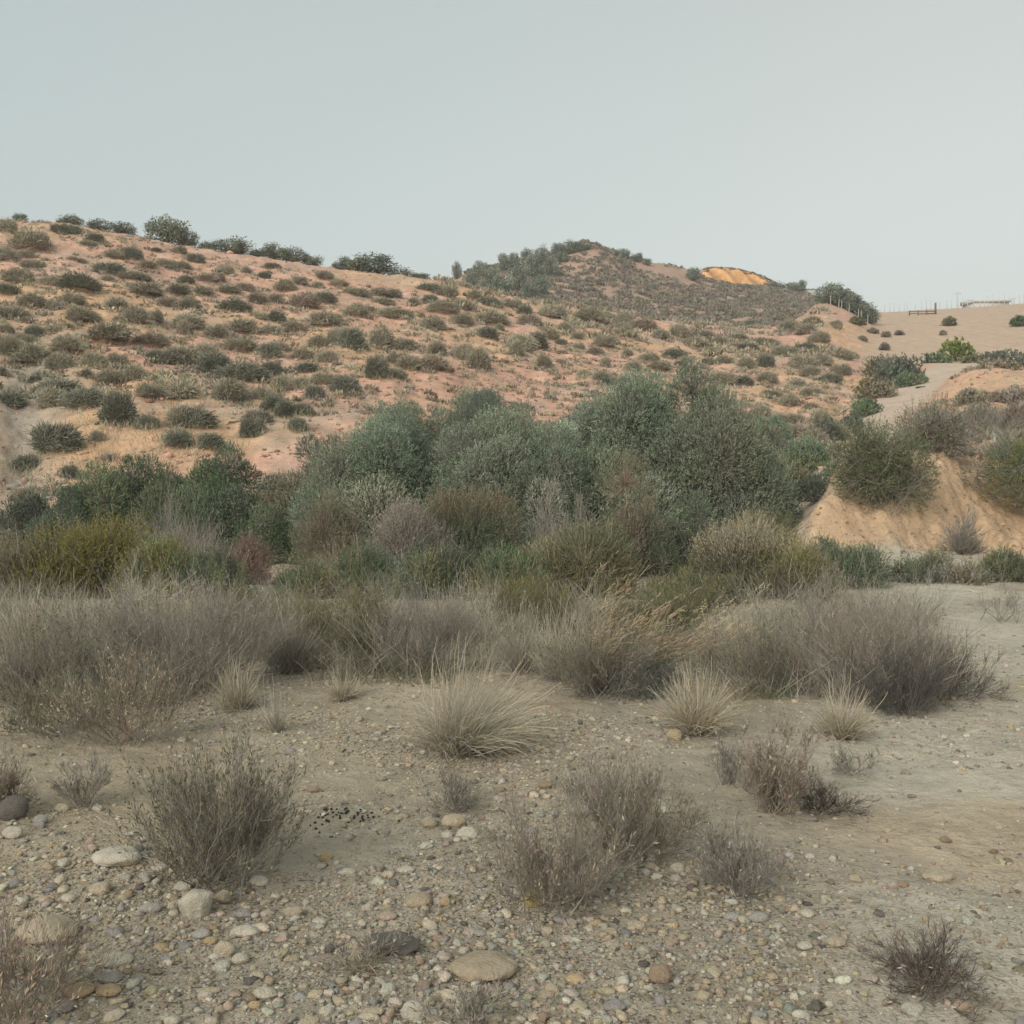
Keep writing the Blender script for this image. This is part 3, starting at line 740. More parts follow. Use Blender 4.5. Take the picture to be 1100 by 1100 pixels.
rg = np.random.default_rng(11)
N = 5200
Y = 165 + (300 - 165) * rg.random(N) ** .8; px = 500 + 395 * rg.random(N)
x = (px - CX) / F * Y
keep = (vnoise(x / 6, Y / 6, 5) > -.65) & ~((px > 745) & (Y > 296)) & ~((px > 680) & (px < 745) & (Y > 255) & (vnoise(x / 5, Y / 5, 8) > -.3))
x, Y = x[keep], Y[keep]
stuff(scatter_domes('distant_scrub', np.stack([x, Y, H(x, Y) - .1], 1), .9 + 1.5 * rg.random(len(x)), rg, [(.24, .225, .18), (.21, .20, .165), (.27, .245, .195)], [(.33, .28, .21)], 20).done('distant_scrub', M_LEAF))
pc = rg.random(160) * 76 + 756; Yc = 352.5 + 4 * rg.random(160); xc = (pc - CX) / F * Yc
stuff(scatter_domes('cliff_top_scrub', np.stack([xc, Yc, H(xc, Yc) - .1], 1), .6 + .8 * rg.random(160), rg, [(.17, .14, .11), (.13, .12, .09)], [(.22, .18, .12)], 20).done('cliff_top_scrub', M_LEAF))
N = 900
Y = 98 + 60 * rg.random(N); px = 470 + 430 * rg.random(N); x = (px - CX) / F * Y
keep = (vnoise(x / 5, Y / 5, 15) > -.25); x, Y = x[keep], Y[keep]
N2 = 6500
Y2 = 45 + 60 * rg.random(N2) ** 1.2; px2 = -120 + 1020 * rg.random(N2); x2 = (px2 - CX) / F * Y2
N4 = 1500
Y4 = 42 + 68 * rg.random(N4); px4 = -620 + 560 * rg.random(N4); x4 = (px4 - CX) / F * Y4
k4 = fbm(x4 / 4, Y4 / 4, 2, 23) > -.1; x4, Y4 = x4[k4], Y4[k4]
stuff(scatter_domes('slope_scrub', np.stack([x4, Y4, H(x4, Y4) - .05], 1), .6 + 1.3 * rg.random(len(x4)), rg, HILLGREY, HILLSTRAW, 60, .06).done('slope_scrub', M_LEAF))
N3 = 900
Y3 = 23 + 75 * rg.random(N3) ** 1.3; px3 = 900 + 320 * rg.random(N3); x3 = (px3 - CX) / F * Y3
k3 = (seg_dist(x3, Y3, TRACK) > 2.6) & (fbm(x3 / 4, Y3 / 4, 2, 19) > -.15); x2 = np.concatenate([x2, x3[k3]]); Y2 = np.concatenate([Y2, Y3[k3]]); N2 += int(k3.sum())
x = np.concatenate([x, x2]); Y = np.concatenate([Y, Y2])
sz = np.concatenate([.8 + 1.2 * rg.random(len(x) - N2), .2 + .75 * rg.random(N2) ** 2.2])
stuff(scatter_domes('low_scrub', np.stack([x, Y, H(x, Y) - .05], 1), sz, rg, HILLGREY + [(.2, .17, .12)], HILLSTRAW, 24, .08).done('low_scrub', M_LEAF))
# yellowed grass between the shrubs
N = 5200
Y = np.exp(math.log(33) + (math.log(125) - math.log(33)) * rg.random(N)); px = -150 + 1080 * rg.random(N); x = (px - CX) / F * Y
keep = vnoise(x / 4, Y / 4, 25) > -.2; x, Y = x[keep], Y[keep]; N = len(x)
k = np.repeat(np.arange(N), 9); M = len(k)
p = np.stack([x, Y, H(x, Y)], 1)[k]; p[:, :2] += rnd(rg, M, 2) * .22
hl = np.array(halo); kh = np.repeat(np.arange(len(hl)), 130); aa = rg.random(len(kh)) * 6.283; rh = hl[kh, 2] * (.35 + .55 * rg.random(len(kh)) ** 1.5)
ph = np.stack([hl[kh, 0] + np.cos(aa) * rh, hl[kh, 1] + np.sin(aa) * rh, 0 * rh], 1)
p = np.concatenate([p, ph]); k = np.concatenate([k, N + kh]); M = len(k); N = N + len(hl)
p[:, 2] = H(p[:, 0], p[:, 1]) - .02
d = norm(rnd(rg, M, 3) * .6 + np.array([0, 0, 1])); L = .12 + .34 * rg.random(M)
stuff(Geo().leaves(p, d, L, .016 + .02 * rg.random(M), pick(HILLSTRAW + GREYSTRAW, N, rg, .15)[k], rg).done('dry_grass', M_GRASS))

# ================================================================== RIDGE TREES
PINE = [(0.24, 0.267, 0.202), (0.208, 0.24, 0.182), (0.273, 0.299, 0.221)]
pines = []
for v in range(3):
    r_ = np.random.default_rng(300 + v)
    g, C = crown_mesh(r_, PINE, 2600, 22, .075, .95)
    root = empty('pine_tree', (0, -500, 0), 'x', 'tree', 'pines along the ridge')
    g.done('crown', M_LEAF, root)
    t = Geo(); t.tube(limbs(r_, np.concatenate([C[:8], [[0, 0, .6]]]), .03), .03, .008, (.13, .10, .08), 5, r_)
    t.done('trunk', M_WOOD, root)
    pines.append([root, False])


def pine(px, py, w, h, label, Yr, group='pines along the ridge', cat='tree'):
    """px centre, py foot of the tree; Yr distance range to look for ground"""
    r_ = np.random.default_rng(int(px * 13 + py * 7))
    x, y, z = spot(px, py, Yr) if Yr > 0 else ((px - CX) / F * -Yr, -Yr, h1((px - CX) / F * -Yr, -Yr))
    m = y / F; v = int(r_.integers(0, 3))
    big = 1.3 if y < 140 else 1.12
    sc = (w * m * big, w * m * big * .9, h * m * (1.2 if y < 140 else 1.08)); loc = (x, y, z - .15)
    if not pines[v][1]:
        o = pines[v][0]; o.location = loc; o.scale = sc; o.rotation_euler = (0, 0, r_.random() * 6); o['label'] = label; o['group'] = group; o['category'] = cat; pines[v][1] = True
        return o
    o = dup(pines[v][0], loc, r_.random() * 6, sc, label, group); o['category'] = cat
    return o


CR = 'trees and bushes on the near crest'
for a in [(22, 240, 16, 10, 'sparse little sapling at the left end of the crest'), (76, 246, 26, 12, 'straw coloured bush on the crest between the sapling and the flat dark bushes'), (106, 250, 26, 13, 'flat dark green bush on the crest, left one of the pair'), (132, 255, 26, 12, 'flat dark green bush on the crest, right one of the pair'),
          (178, 264, 40, 32, 'tallest rounded tree on the near crest'), (202, 268, 22, 18, 'lower tree touching the right side of the tallest crest tree'), (224, 270, 22, 12, 'low pale bush just right of the tallest crest trees'), (250, 275, 38, 19, 'humped dark bush on the crest with a steep right side'),
          (277, 279, 20, 9, 'small low bush between the humped bush and the paired crest trees'), (296, 281, 26, 18, 'left tree of the paired crest trees with a bumpy top'), (315, 283, 24, 17, 'right tree of the paired crest trees'), (335, 285, 20, 14, 'round dark bush right after the paired crest trees'),
          (361, 290, 10, 10, 'tiny lone tree left of the crest mound'), (378, 296, 28, 17, 'dark bush at the left end of the crest mound'), (402, 298, 48, 21, 'broad bush covering the top of the crest mound'), (429, 301, 28, 14, 'bush at the right end of the crest mound'), (452, 303, 22, 8, 'lowest bush where the crest mound runs into the saddle')]:
    pine(*a[:4], a[4], -(106 + .04 * a[0]), CR)
far = [(491, 300, 12, 20, 'lone umbrella shaped pine at the left edge of the wooded shoulder'), (506, 312, 16, 22, 'pine low on the wooded shoulder beside the umbrella shaped one'), (514, 300, 14, 23, 'slim pine on the skyline, third along the wooded shoulder'),
       (526, 308, 20, 28, 'pale green pine in the middle of the lower left shoulder wood'), (541, 293, 16, 22, 'skyline pine above the pale green one on the shoulder'), (552, 290, 14, 20, 'small round skyline pine left of the dense wood'), (540, 318, 24, 26, 'lowest dark pine at the foot of the wooded shoulder'),
       (556, 312, 24, 30, 'dark pine in the heart of the shoulder wood'), (573, 300, 22, 30, 'dense dark pine under the skyline of the shoulder wood'), (566, 284, 16, 18, 'round topped skyline pine over the heart of the wood'), (582, 285, 20, 22, 'skyline pine next below the summit group'),
       (580, 318, 22, 24, 'shadowy pine at the lower right edge of the shoulder wood'), (592, 298, 18, 24, 'pine on the right edge of the shoulder wood halfway up'), (600, 276, 18, 16, 'leftmost pine of the summit group'), (612, 273, 18, 16, 'second pine of the summit group'), (622, 271, 16, 12, 'third pine of the summit group'), (632, 268, 10, 7, 'rightmost pine of the summit group, bent over the bare flank'),
       (569, 322, 20, 20, 'squat pine at the very bottom of the shoulder wood'), (521, 318, 18, 18, 'squat bush at the lower left corner of the shoulder wood'), (604, 283, 14, 14, 'small pine tucked under the summit group')]
for a in far: pine(*a[:4], a[4], 170)
for a in [(661, 275, 12, 10, 'highest of the four round pines on the right ridge'), (671, 278, 12, 13, 'second highest of the four round pines on the right ridge'), (684, 281, 13, 11, 'third of the four round pines down the right ridge'), (695, 285, 11, 8, 'lowest and smallest of the four round pines on the right ridge'),
          (745, 302, 18, 15, 'round dark pine beside the left end of the sunlit cliff'), (801, 311, 12, 7, 'small dark bush at the foot of the sunlit cliff')]:
    pine(*a[:4], a[4], 200)
for a in [(829, 305, 30, 11, 'flat dark bush on the ridge just right of the sunlit cliff'), (843, 309, 26, 11, 'low dark bush between the flat one and the last ridge tree')]: pine(*a[:4], a[4], -345)
pine(858, 317, 18, 15, 'last round tree at the right end of the ridge', -292)
GR = 'trees of the grove beside the field'
for i, (px, py, w, h, lab) in enumerate([(886, 334, 18, 20, 'leftmost dense tree of the grove beside the field'), (896, 335, 20, 23, 'tallest tree of the grove beside the field'), (907, 336, 20, 20, 'third tree of the grove, behind bare pale stems'), (917, 337, 18, 18, 'fourth tree of the grove with a flat crown'),
                                         (927, 337, 18, 18, 'fifth tree of the grove with a gap below its crown'), (936, 337, 14, 16, 'rightmost tree of the grove at the edge of the field')]):
    pine(px, py - 2, w * 1.35, h * 1.2, lab, -165, GR)
for i, px in enumerate([892, 901, 904, 912, 922, 925, 932]):
    y = 162.5; x = (px - CX) / F * y; z = h1(x, y)
    g = Geo().tube(np.array([[[x, y, z - .2], [x + .03, y, z + .7], [x + .05, y, z + 1.3]]]), .07, .05, (.42, .41, .37), 6)
    tag(g.done('pale_post', M_WOOD), 'thin pale upright post under the grove by the field', 'post', 'pale posts under the grove')

# ================================================================== THE THICKET
def at(px, Y): x = (px - CX) / F * Y; return (x, Y, h1(x, Y) - .05)
TH = 'grey green trees of the thicket'
def tree_px(px, Y, w, top, label, seed, pal=OLIVE, group=TH, **kw):
    x, y, z = at(px, Y); m = y / F
    hh = (CAMZ + Y * (HY - top) / F - z) * .97
    return leafy_tree(kw.pop('name', 'thicket_tree'), (x, y, z), w * m * 1.13, w * m * kw.pop('dep', .95), hh, label, np.random.default_rng(seed), pal=pal, group=group, **kw)


tree_px(405, 24.5, 150, 446, 'round silvery green tree at the left end of the thicket', 1, OLIVE, lobes=26)
tree_px(465, 25.5, 90, 452, 'narrow silvery tree squeezed between the two left thicket domes', 2, OLIVE, lobes=16)
tree_px(545, 24.0, 165, 441, 'wide silvery dome in the middle of the thicket', 3, OLIVE, lobes=31)
tree_px(612, 24.5, 90, 446, 'pale tree joining the middle dome to the tall right tree', 4, [(.33, .37, .28), (.28, .32, .24), (.36, .39, .30)], lobes=17)
tree_px(682, 25.5, 170, 408, 'tallest tree of the thicket with a high pale crown', 5, OLIVE, lobes=31)
tree_px(765, 25.0, 150, 412, 'blue grey tree right of the tallest thicket tree', 6, [(0.242, 0.29, 0.216), (0.273, 0.315, 0.225), (0.211, 0.26, 0.189), (0.299, 0.33, 0.239)], lobes=31)
tree_px(808, 25.6, 92, 432, 'rounded blue green tree closing the right end of the thicket', 7, [(0.206, 0.275, 0.203), (0.242, 0.3, 0.216), (0.18, 0.24, 0.176)], lobes=18)
tree_px(738, 21.5, 66, 524, 'small bright bush standing forward under the blue grey tree', 8, [(.23, .28, .185), (.19, .24, .16), (.26, .30, .20)], lobes=10)
BK = 'darker trees behind the thicket'
tree_px(432, 33, 125, 436, 'dark loose tree behind the left end of the thicket', 9, BLUEGREEN, BK, lobes=18, lobe=.26, ragged=.25, lift=1.3)
tree_px(520, 34, 150, 424, 'dark feathery tree rising behind the middle of the thicket', 10, BLUEGREEN, BK, lobes=23, lobe=.26, ragged=.25, lift=1.4)
tree_px(612, 32, 62, 424, 'pale feathery tree behind the gap next to the tallest tree', 11, [(.25, .28, .20), (.22, .25, .18)], BK, lobes=10, lift=1.2)
tree_px(352, 31, 84, 462, 'open dark green tree at the hill foot left of the thicket', 12, [(.16, .20, .15), (.19, .215, .155)], BK, lobes=10, lobe=.26, ragged=.25)
LF = 'dark bushes at the left foot of the hill'
tree_px(150, 26.5, 130, 490, 'wide dark green bush under the bare orange patch', 13, DARKGREEN, LF, name='foot_bush', cat='bush', lobes=22)
tree_px(245, 26, 110, 482, 'dark green bush with whitish leaves right of the wide one', 14, DARKGREEN + [(.18, .21, .15)], LF, name='foot_bush', cat='bush', lobes=20)
tree_px(78, 26, 85, 512, 'deep green bush left of the wide one at the hill foot', 15, [(.13, .19, .13), (.155, .21, .145)], LF, name='foot_bush', cat='bush', lobes=14)
tree_px(312, 25.5, 80, 500, 'olive brown loose bush between the dark bushes and the thicket', 16, [(.24, .235, .165), (.205, .215, .15), (.27, .235, .175)], LF, name='foot_bush', cat='bush', lobes=14)
tree_px(22, 27, 70, 522, 'blackish green bush at the left edge of the picture', 17, [(.12, .14, .105), (.145, .16, .12)], LF, name='foot_bush', cat='bush', lobes=12)
tree_px(285, 22.5, 70, 535, 'dark green low bush in front of the olive brown one', 18, DARKGREEN, LF, name='foot_bush', cat='bush', lobes=10)
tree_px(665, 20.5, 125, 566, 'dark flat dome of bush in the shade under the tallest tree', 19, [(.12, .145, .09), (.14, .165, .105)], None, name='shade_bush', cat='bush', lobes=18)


def px_bush(px, py, w, h, label, seed, name='bush', Y=None, cat='bush', **kw):
    x, y, z = spot(px, py) if Y is None else at(px, Y)
    m = y / F
    if Y is not None: h = HY - F * (z - CAMZ) / y - (py - h)
    return bush(name, (x, y, z - .02), w * m, h * m, label, cat, np.random.default_rng(seed), **kw)


def domed(px, top, Y, w, label, seed, **kw):
    x, y, z = at(px, Y); m = y / F
    hh = (CAMZ + Y * (HY - top) / F - z) * .97
    W_ = w * m
    lf = max(.042, .0024 * Y); lw = lf * kw.get('slim', .17); a = lf * lw
    return leafy_tree(kw.get('name', 'bush'), (x, y, z), W_, W_ * .9, hh, label, np.random.default_rng(seed), pal=kw['pal'], lobes=int(np.clip(11 + 6 * W_, 10, 22)), dens=.125 / a * kw.get('thick', 1.0), per=9, leafL=lf, leafW=lw,
                      sprayL=min(.20, .33 * hh) if Y < 40 else .13 * hh, lift=kw.get('lift', .8), lobe=.36, group=kw.get('group'), cat='bush', wood=kw.get('wood', GREYTWIG), ragged=kw.get('ragged', .2), tips=kw.get('tips'), wisps=kw.get('wisps', 45 if Y < 30 else 0), names=('foliage', 'stems'))


def B(px, top, Y, w, label, seed, **kw):      # plant with its top edge on a sight line, standing Y metres away
    if kw.get('leaf', 0) >= 2600 and kw.get('wood') is not PINKGREY: return domed(px, top, Y, w, label, seed, **kw)
    x, y, z = at(px, Y); m = y / F
    hh = CAMZ + Y * (HY - top) / F - z
    return bush(kw.pop('name', 'bush'), (x, y, z + .03), w * m, hh, label, kw.pop('cat', 'bush'), np.random.default_rng(seed), **kw)


dense = dict(mains=34, subs=260, twigs=1500, leaf=11000, leafL=.05, leafW=.013, twigL=.2, r=.006)
dense_s = dict(mains=26, subs=180, twigs=900, leaf=5500, leafL=.045, leafW=.012, twigL=.22, r=.006)
bare = dict(mains=40, subs=300, twigs=1700, leaf=900, leafL=.03, leafW=.008, twigL=.24, r=.005)
dry = 'dead rust coloured bushes'
B(358, 524, 21.8, 58, 'rust brown dead bush against the left end of the thicket', 31, name='dead_bush', pal=RUST, wood=REDTWIG, group=dry, thick=.6, ragged=.5, wisps=70, **{**dense, 'leaf': 6000})
B(682, 504, 21.0, 62, 'tall rust brown dead bush in front of the tallest tree', 32, name='dead_bush', pal=RUST, wood=REDTWIG, group=dry, thick=.6, ragged=.5, wisps=70, **{**dense, 'leaf': 6500})
B(266, 573, 18.5, 34, 'small pinkish dead bush in front of the dark low bush', 33, name='dead_bush', pal=[(.34, .245, .205), (.30, .22, .185)], wood=REDTWIG, group=dry, **{**dense_s, 'leaf': 2600})
YG = 'yellow green bushes of the wash edge'
B(100, 566, 13.8, 120, 'large yellow flecked bush at the left of the wash edge', 34, pal=YELLOWGREEN, tips=[(.27, .225, .06), (.22, .19, .06)], group=YG, **{**dense, 'leaf': 15000, 'twigs': 2000})
B(30, 588, 13.4, 90, 'olive yellow bush at the left picture edge before the dark bushes', 35, pal=YELLOWGREEN + BROOM, group=YG, **dense)
B(172, 582, 13.4, 84, 'darker yellow green bush right of the large yellow flecked one', 36, pal=YELLOWGREEN + DARKGREEN, group=YG, **dense)
B(232, 598, 13.2, 70, 'blackish olive bush below the bare white branches', 37, pal=DARKGREEN + [(.09, .085, .05)], **dense_s)
B(192, 545, 18.2, 90, 'bare grey dead bush with spreading sticks behind the yellow ones', 38, name='dead_bush', wood=GREYTWIG, pal=GREYTWIG, **{**bare, 'leaf': 300})
B(226, 582, 15.6, 50, 'tangle of bleached white branches beside the dark olive bush', 39, name='dead_bush', wood=[(.42, .38, .30), (.36, .33, .27)], pal=GREYSTRAW, **{**bare, 'mains': 16, 'subs': 60, 'twigs': 160, 'leaf': 60})
B(330, 610, 13.4, 84, 'low fresh green bush below the pale sandy gap', 40, pal=DARKGREEN + BROOM, **dense_s)
B(392, 594, 14.2, 64, 'low dark green bush left of the pinkish twiggy dome', 41, pal=DARKGREEN, **dense_s)
B(497, 530, 17.4, 118, 'olive dome with an orange tinged top in front of the thicket', 42, pal=BROOM + DARKGREEN, tips=[(.30, .19, .11), (.24, .18, .10)], tipw=.16, **{**dense, 'leaf': 14000})
B(436, 548, 16.4, 100, 'purplish grey twiggy bush left of the orange topped dome', 43, pal=PINKGREY, wood=GREYTWIG + PINKGREY, **{**bare, 'leaf': 3000})
B(602, 538, 17.6, 95, 'pinkish grey twiggy bush right of the orange topped dome', 44, pal=PINKGREY, wood=PINKGREY, **{**bare, 'leaf': 3500})
B(470, 596, 13.2, 95, 'dark olive bush below the purplish twiggy one', 45, pal=BROOM + DARKGREEN, **dense)
B(545, 594, 13.0, 84, 'dark broom bush with pale stalks leaning across it', 46, pal=BROOM + DARKGREEN, wood=STRAW + BROOM, **dense)
B(622, 567, 13.5, 112, 'tall olive broom in the middle of the wash edge', 47, pal=BROOM, wood=STRAW + GREYTWIG, **{**dense, 'maxlean': 60})
B(575, 628, 11.8, 84, 'grey green broom in front of the leaning pale stalks', 48, pal=BROOM + YELLOWGREEN, **dense)
B(728, 630, 12.4, 90, 'low yellow green bush beside the pale sand patch', 49, pal=YELLOWGREEN + BROOM, group=YG, **dense_s)
B(802, 573, 13.8, 135, 'broad olive yellow dome between the thicket and the earth bank', 50, pal=BROOM + YELLOWGREEN, tips=STRAW, tipw=.1, **{**dense, 'leaf': 16000, 'twigs': 2200})
B(825, 553, 18.6, 80, 'bright yellow green low bush at the foot of the track', 51, pal=YELLOWGREEN + BROOM, group=YG, **dense)
B(856, 600, 13.0, 88, 'olive bush right of the broad olive yellow dome', 52, pal=BROOM + YELLOWGREEN, **dense)
B(766, 628, 12.6, 90, 'dull olive bush in front of the broad dome', 53, pal=BROOM, **dense)
B(916, 594, 14.2, 78, 'dark green bush at the corner of the gravel clearing', 54, pal=DARKGREEN, **dense)
B(888, 586, 16.2, 40, 'small upright green bush behind the corner bush', 55, pal=DARKGREEN + BROOM, **dense_s)
RBG = 'low bushes along the foot of the earth bank'
B(978, 608, 14.6, 54, 'dark flat bush along the bank foot right of the corner bush', 56, pal=DARKGREEN + [(.09, .09, .07)], group=RBG, **dense_s)
B(1006, 594, 15.0, 32, 'slender upright grey green bush at the bank foot', 57, pal=BROOM + DARKGREEN, group=RBG, **dense_s)
B(1035, 612, 14.6, 60, 'low greyish bush between the slender and the rounded bank bush', 58, pal=BROOM + PINKGREY, group=RBG, **dense_s)
B(1076, 596, 14.8, 60, 'rounded olive bush at the bank foot near the picture edge', 59, pal=BROOM + DARKGREEN, group=RBG, **dense_s)
B(1112, 606, 14.6, 60, 'dim grey bush cut off by the right picture edge', 60, pal=BROOM, group=RBG, **dense_s)
B(1033, 556, 17.8, 38, 'dead grey bush half way up the bank foot', 61, name='dead_bush', pal=PINKGREY, wood=GREYTWIG, **{**bare, 'leaf': 600})


# bushes hanging on the bank face: rooted at its lip, spilling down
def hang(px, Y, w, top, bot, label, seed, pal, **kw):
    x, y, z = at(px, Y); m = Y / F
    zt = CAMZ + Y * (HY - top) / F; zb = CAMZ + Y * (HY - bot) / F
    return leafy_tree('bank_bush', (x, y - .15, zb), w * m, kw.get('dep', 1.3), zt - zb, label, np.random.default_rng(seed), pal=pal, lobes=kw.get('lobes', 20), dens=190, per=9, leafL=.05, leafW=.0105,
                      sprayL=.24, lift=.1, lobe=.38, names=('foliage', 'stems'), wisps=40, group='bushes on the earth bank', cat='bush', ragged=.2, full=True)


hang(945, 19.2, 108, 464, 555, 'large drooping olive bush hanging over the face of the bank', 71, BROOM + DARKGREEN + [(.14, .145, .08)])
hang(1000, 21.8, 84, 442, 500, 'grey green bush with bare roots on top of the bank', 72, BROOM + PINKGREY, lobes=18)
hang(1092, 20.6, 96, 476, 545, 'yellowish olive bush spilling over the bank at the picture edge', 73, YELLOWGREEN + BROOM + DARKGREEN)
B(1060, 446, 27, 110, 'wispy blue grey bush on the flat top of the bank', 74, pal=[(.19, .185, .15), (.16, .16, .13)], wood=GREYTWIG, group='bushes on the earth bank', **bare)
B(1090, 470, 22.5, 60, 'pale dry bush behind the yellowish bank bush', 75, pal=PINKGREY, wood=GREYTWIG, group='bushes on the earth bank', **bare)
RV = 'dark bushes in the ravine beside the track'
ravine = [(862, 470, 34, 60, 'widest dark bush at the bottom of the ravine behind the thicket'), (895, 478, 36, 40, 'dark bush between the ravine floor and the track'), (878, 512, 26, 34, 'olive bush on the inner edge of the track near the sandy lump'), (898, 500, 24, 30, 'small olive bush leaning over the lower track'), (852, 500, 30, 44, 'shaded bush right behind the end of the thicket'),
          (915, 447, 52, 34, 'dark bush half way up the ravine'), (930, 428, 60, 36, 'rounded bush above the half way one in the ravine'), (942, 407, 74, 46, 'bush below the ravine head on its near side'), (964, 388, 84, 60, 'large dark bush at the ravine head beside the top of the track'), (978, 403, 80, 40, 'dark bush under the large one at the ravine head'),
          (946, 385, 92, 40, 'greyish bush left of the ravine head bushes'), (885, 455, 48, 40, 'grey green bush on the slope side of the ravine'), (1005, 382, 106, 30, 'low dark bush left of the bright green one by the field'), (1048, 385, 104, 40, 'low dark bush right of the bright green one'),
          (1075, 380, 100, 46, 'rounded dark bush beside the top of the track'), (1045, 402, 84, 32, 'bush on the outer edge of the upper track'), (1072, 391, 67, 60, 'flat grey green bush on the terrace above the bank'), (1100, 386, 72, 50, 'terrace bush cut off by the picture edge'), (990, 418, 76, 14, 'tiny tuft growing in the middle of the track')]
for i, (px, top, Y, w, lab) in enumerate(ravine):
    B(px, top, Y, w, lab, 400 + i, name='ravine_bush', pal=[[tuple(c * 1.35 for c in t) for t in DARKGREEN] + [(.20, .205, .16)], BROOM + HILLGREY, [(.17, .20, .155), (.20, .215, .17)]][i % 3], group=RV, slim=.28, mains=20, subs=120, twigs=600, leaf=4200, leafL=.0024 * Y + .02, leafW=.0011 * Y + .005, twigL=.26, r=.0004 * Y)
B(1027, 366, 108, 36, 'bright lime green bush at the edge of the bare field', 430, name='ravine_bush', pal=[(.21, .27, .07), (.18, .24, .07)], tips=[(.28, .34, .08)], mains=20, subs=120, twigs=600, slim=.35, leaf=4600, leafL=.26, leafW=.11, twigL=.26, r=.03)
B(1094, 341, 150, 18, 'round dark bush alone on the bare field', 431, name='field_bush', pal=DARKGREEN, slim=.35, mains=16, subs=100, twigs=400, leaf=3000, leafL=.3, leafW=.14, twigL=.26, r=.03)
B(1020, 342, 160, 14, 'pale low tuft alone on the bare field', 432, name='field_bush', pal=BROOM, slim=.3, mains=16, subs=100, twigs=300, leaf=2700, leafL=.26, leafW=.1, twigL=.26, r=.03)
B(921, 343, 150, 18, 'straggly low bush on the field edge below the grove', 433, name='field_bush', pal=BROOM, slim=.3, mains=16, subs=100, twigs=300, leaf=2700, leafL=.26, leafW=.1, twigL=.26, r=.03)
for i, (px, py, w, h, lab) in enumerate([(938, 358, 11, 6, 'small brown clump highest of the row on the field edge'), (952, 362, 13, 7, 'small brown clump next right below the highest one on the field edge'), (927, 366, 11, 6, 'brownish clump at the ravine side of the field edge'), (966, 360, 8, 5, 'tiny brown clump furthest out on the bare field edge'),
                                          (950, 376, 16, 10, 'greenish clump above the ravine head bushes on the field edge'), (1013, 360, 9, 5, 'tiny dark clump on the field below the pale low tuft')]):
    x, y, z = spot(px, py, 100)
    domed(px, HY - F * (z - CAMZ) / y - h * .55, y, w * (.6 + .4 * (i % 3 == 0)), lab, 440 + i, name='field_bush', pal=HILLGREY + BROWNTWIG, slim=.3)
for i, (px, top, Y, w, lab) in enumerate([(1042, 420, 50, 40, 'grey green scrub bush on the terrace slope nearest the track'), (1068, 424, 52, 34, 'brownish scrub bush in the middle of the terrace slope'), (1092, 418, 52, 44, 'pale scrub bush on the terrace slope at the picture edge'), (1052, 440, 38, 50, 'grey bush just behind the bare root bush on the bank'), (1100, 440, 36, 60, 'bluish bush behind the wispy one on the bank top')]):
    B(px, top, Y, w, lab, 460 + i, name='terrace_bush', pal=[HILLGREY, BROWNTWIG, PINKGREY][i % 3], group='scrub bushes of the terrace above the bank', mains=20, subs=120, twigs=600, leaf=4200, leafL=.11, leafW=.04, twigL=.26, r=.012)

# ================================================================== GRASS AND TWIGGY PLANTS OF THE WASH
def G(px, py, w, h, label, seed, **kw):
    x, y, z = spot(px, py); m = y / F
    kw.setdefault('bw', .0036 + .00022 * y); h *= 1.06
    return tuft(kw.pop('name', 'grass_tuft'), (x, y, z), w * m, h * m, label, np.random.default_rng(seed), **kw)


def W(px, py, w, h, label, seed, **kw):
    x, y, z = spot(px, py); m = y / F
    o = dict(mains=46, subs=260, twigs=1100, leaf=700, leafL=.022, leafW=.005, twigL=.24, r=.0013 + .00012 * y, maxlean=62, up=.4, spread=.6, wood=GREYTWIG, pal=GREYTWIG, base=.13, rmin=.35)
    o.update(kw)
    o['maxlean'] = min(86, o['maxlean'] + 12); o['twigs'] = int(o['twigs'] * 1.35); o['leaf'] = int(o['leaf'] * 1.2) + 200; o['r'] *= .78
    near_ = y < 6
    w *= .88 if near_ else 1.0; h *= 1.0 if near_ else 1.12
    return bush(o.pop('name', 'twiggy_shrub'), (x, y, z), w * m, h * m, label, 'shrub', np.random.default_rng(seed), **o)


GG = 'dry grass tufts of the wash'
G(495, 806, 168, 114, 'wide straw grey grass tuft alone in the middle of the gravel', 501, n=1300, pal=GREYSTRAW + STRAW, basepal=GREYSTRAW, group=GG, dead=260, maxlean=74, lean=(.12, 0, 0))
G(746, 786, 112, 76, 'bright straw grass tuft above the round pale stone', 502, n=800, pal=STRAW + GREYSTRAW, group=GG, maxlean=66)
G(905, 792, 84, 68, 'small pale straw tuft by the dark grey shrub', 503, n=520, pal=STRAW + GREYSTRAW, group=GG, maxlean=62, dead=40)
G(690, 728, 92, 76, 'feathery tuft whose pale plumes lean right', 504, n=520, pal=BROOM + GREYSTRAW, heads=150, headpal=[(.50, .38, .25), (.45, .35, .24)], group=GG, lean=(.30, 0, 0), maxlean=50)
G(643, 742, 96, 112, 'tall tuft with upright pinkish plumes in mid wash', 505, n=560, pal=GREYSTRAW + BROOM, heads=120, headpal=[(.50, .37, .25), (.44, .33, .23)], group=GG, lean=(.1, 0, 0), maxlean=46)
G(80, 690, 130, 66, 'silvery grass tuft in front of the yellow flecked bush', 506, n=700, pal=GREYSTRAW + [(.40, .37, .31)], group=GG, maxlean=64)
G(368, 752, 46, 42, 'little pale tuft left of the straw grey one', 507, n=300, pal=GREYSTRAW + STRAW, group=GG, dead=30)
G(296, 786, 44, 66, 'thin wispy tuft left of the pellets', 508, n=150, pal=GREYSTRAW, group=GG, maxlean=45, dead=10)
G(360, 612, 70, 34, 'pale grass on the sandy gap left of the twiggy dome', 509, n=420, pal=GREYSTRAW + STRAW, group=GG)
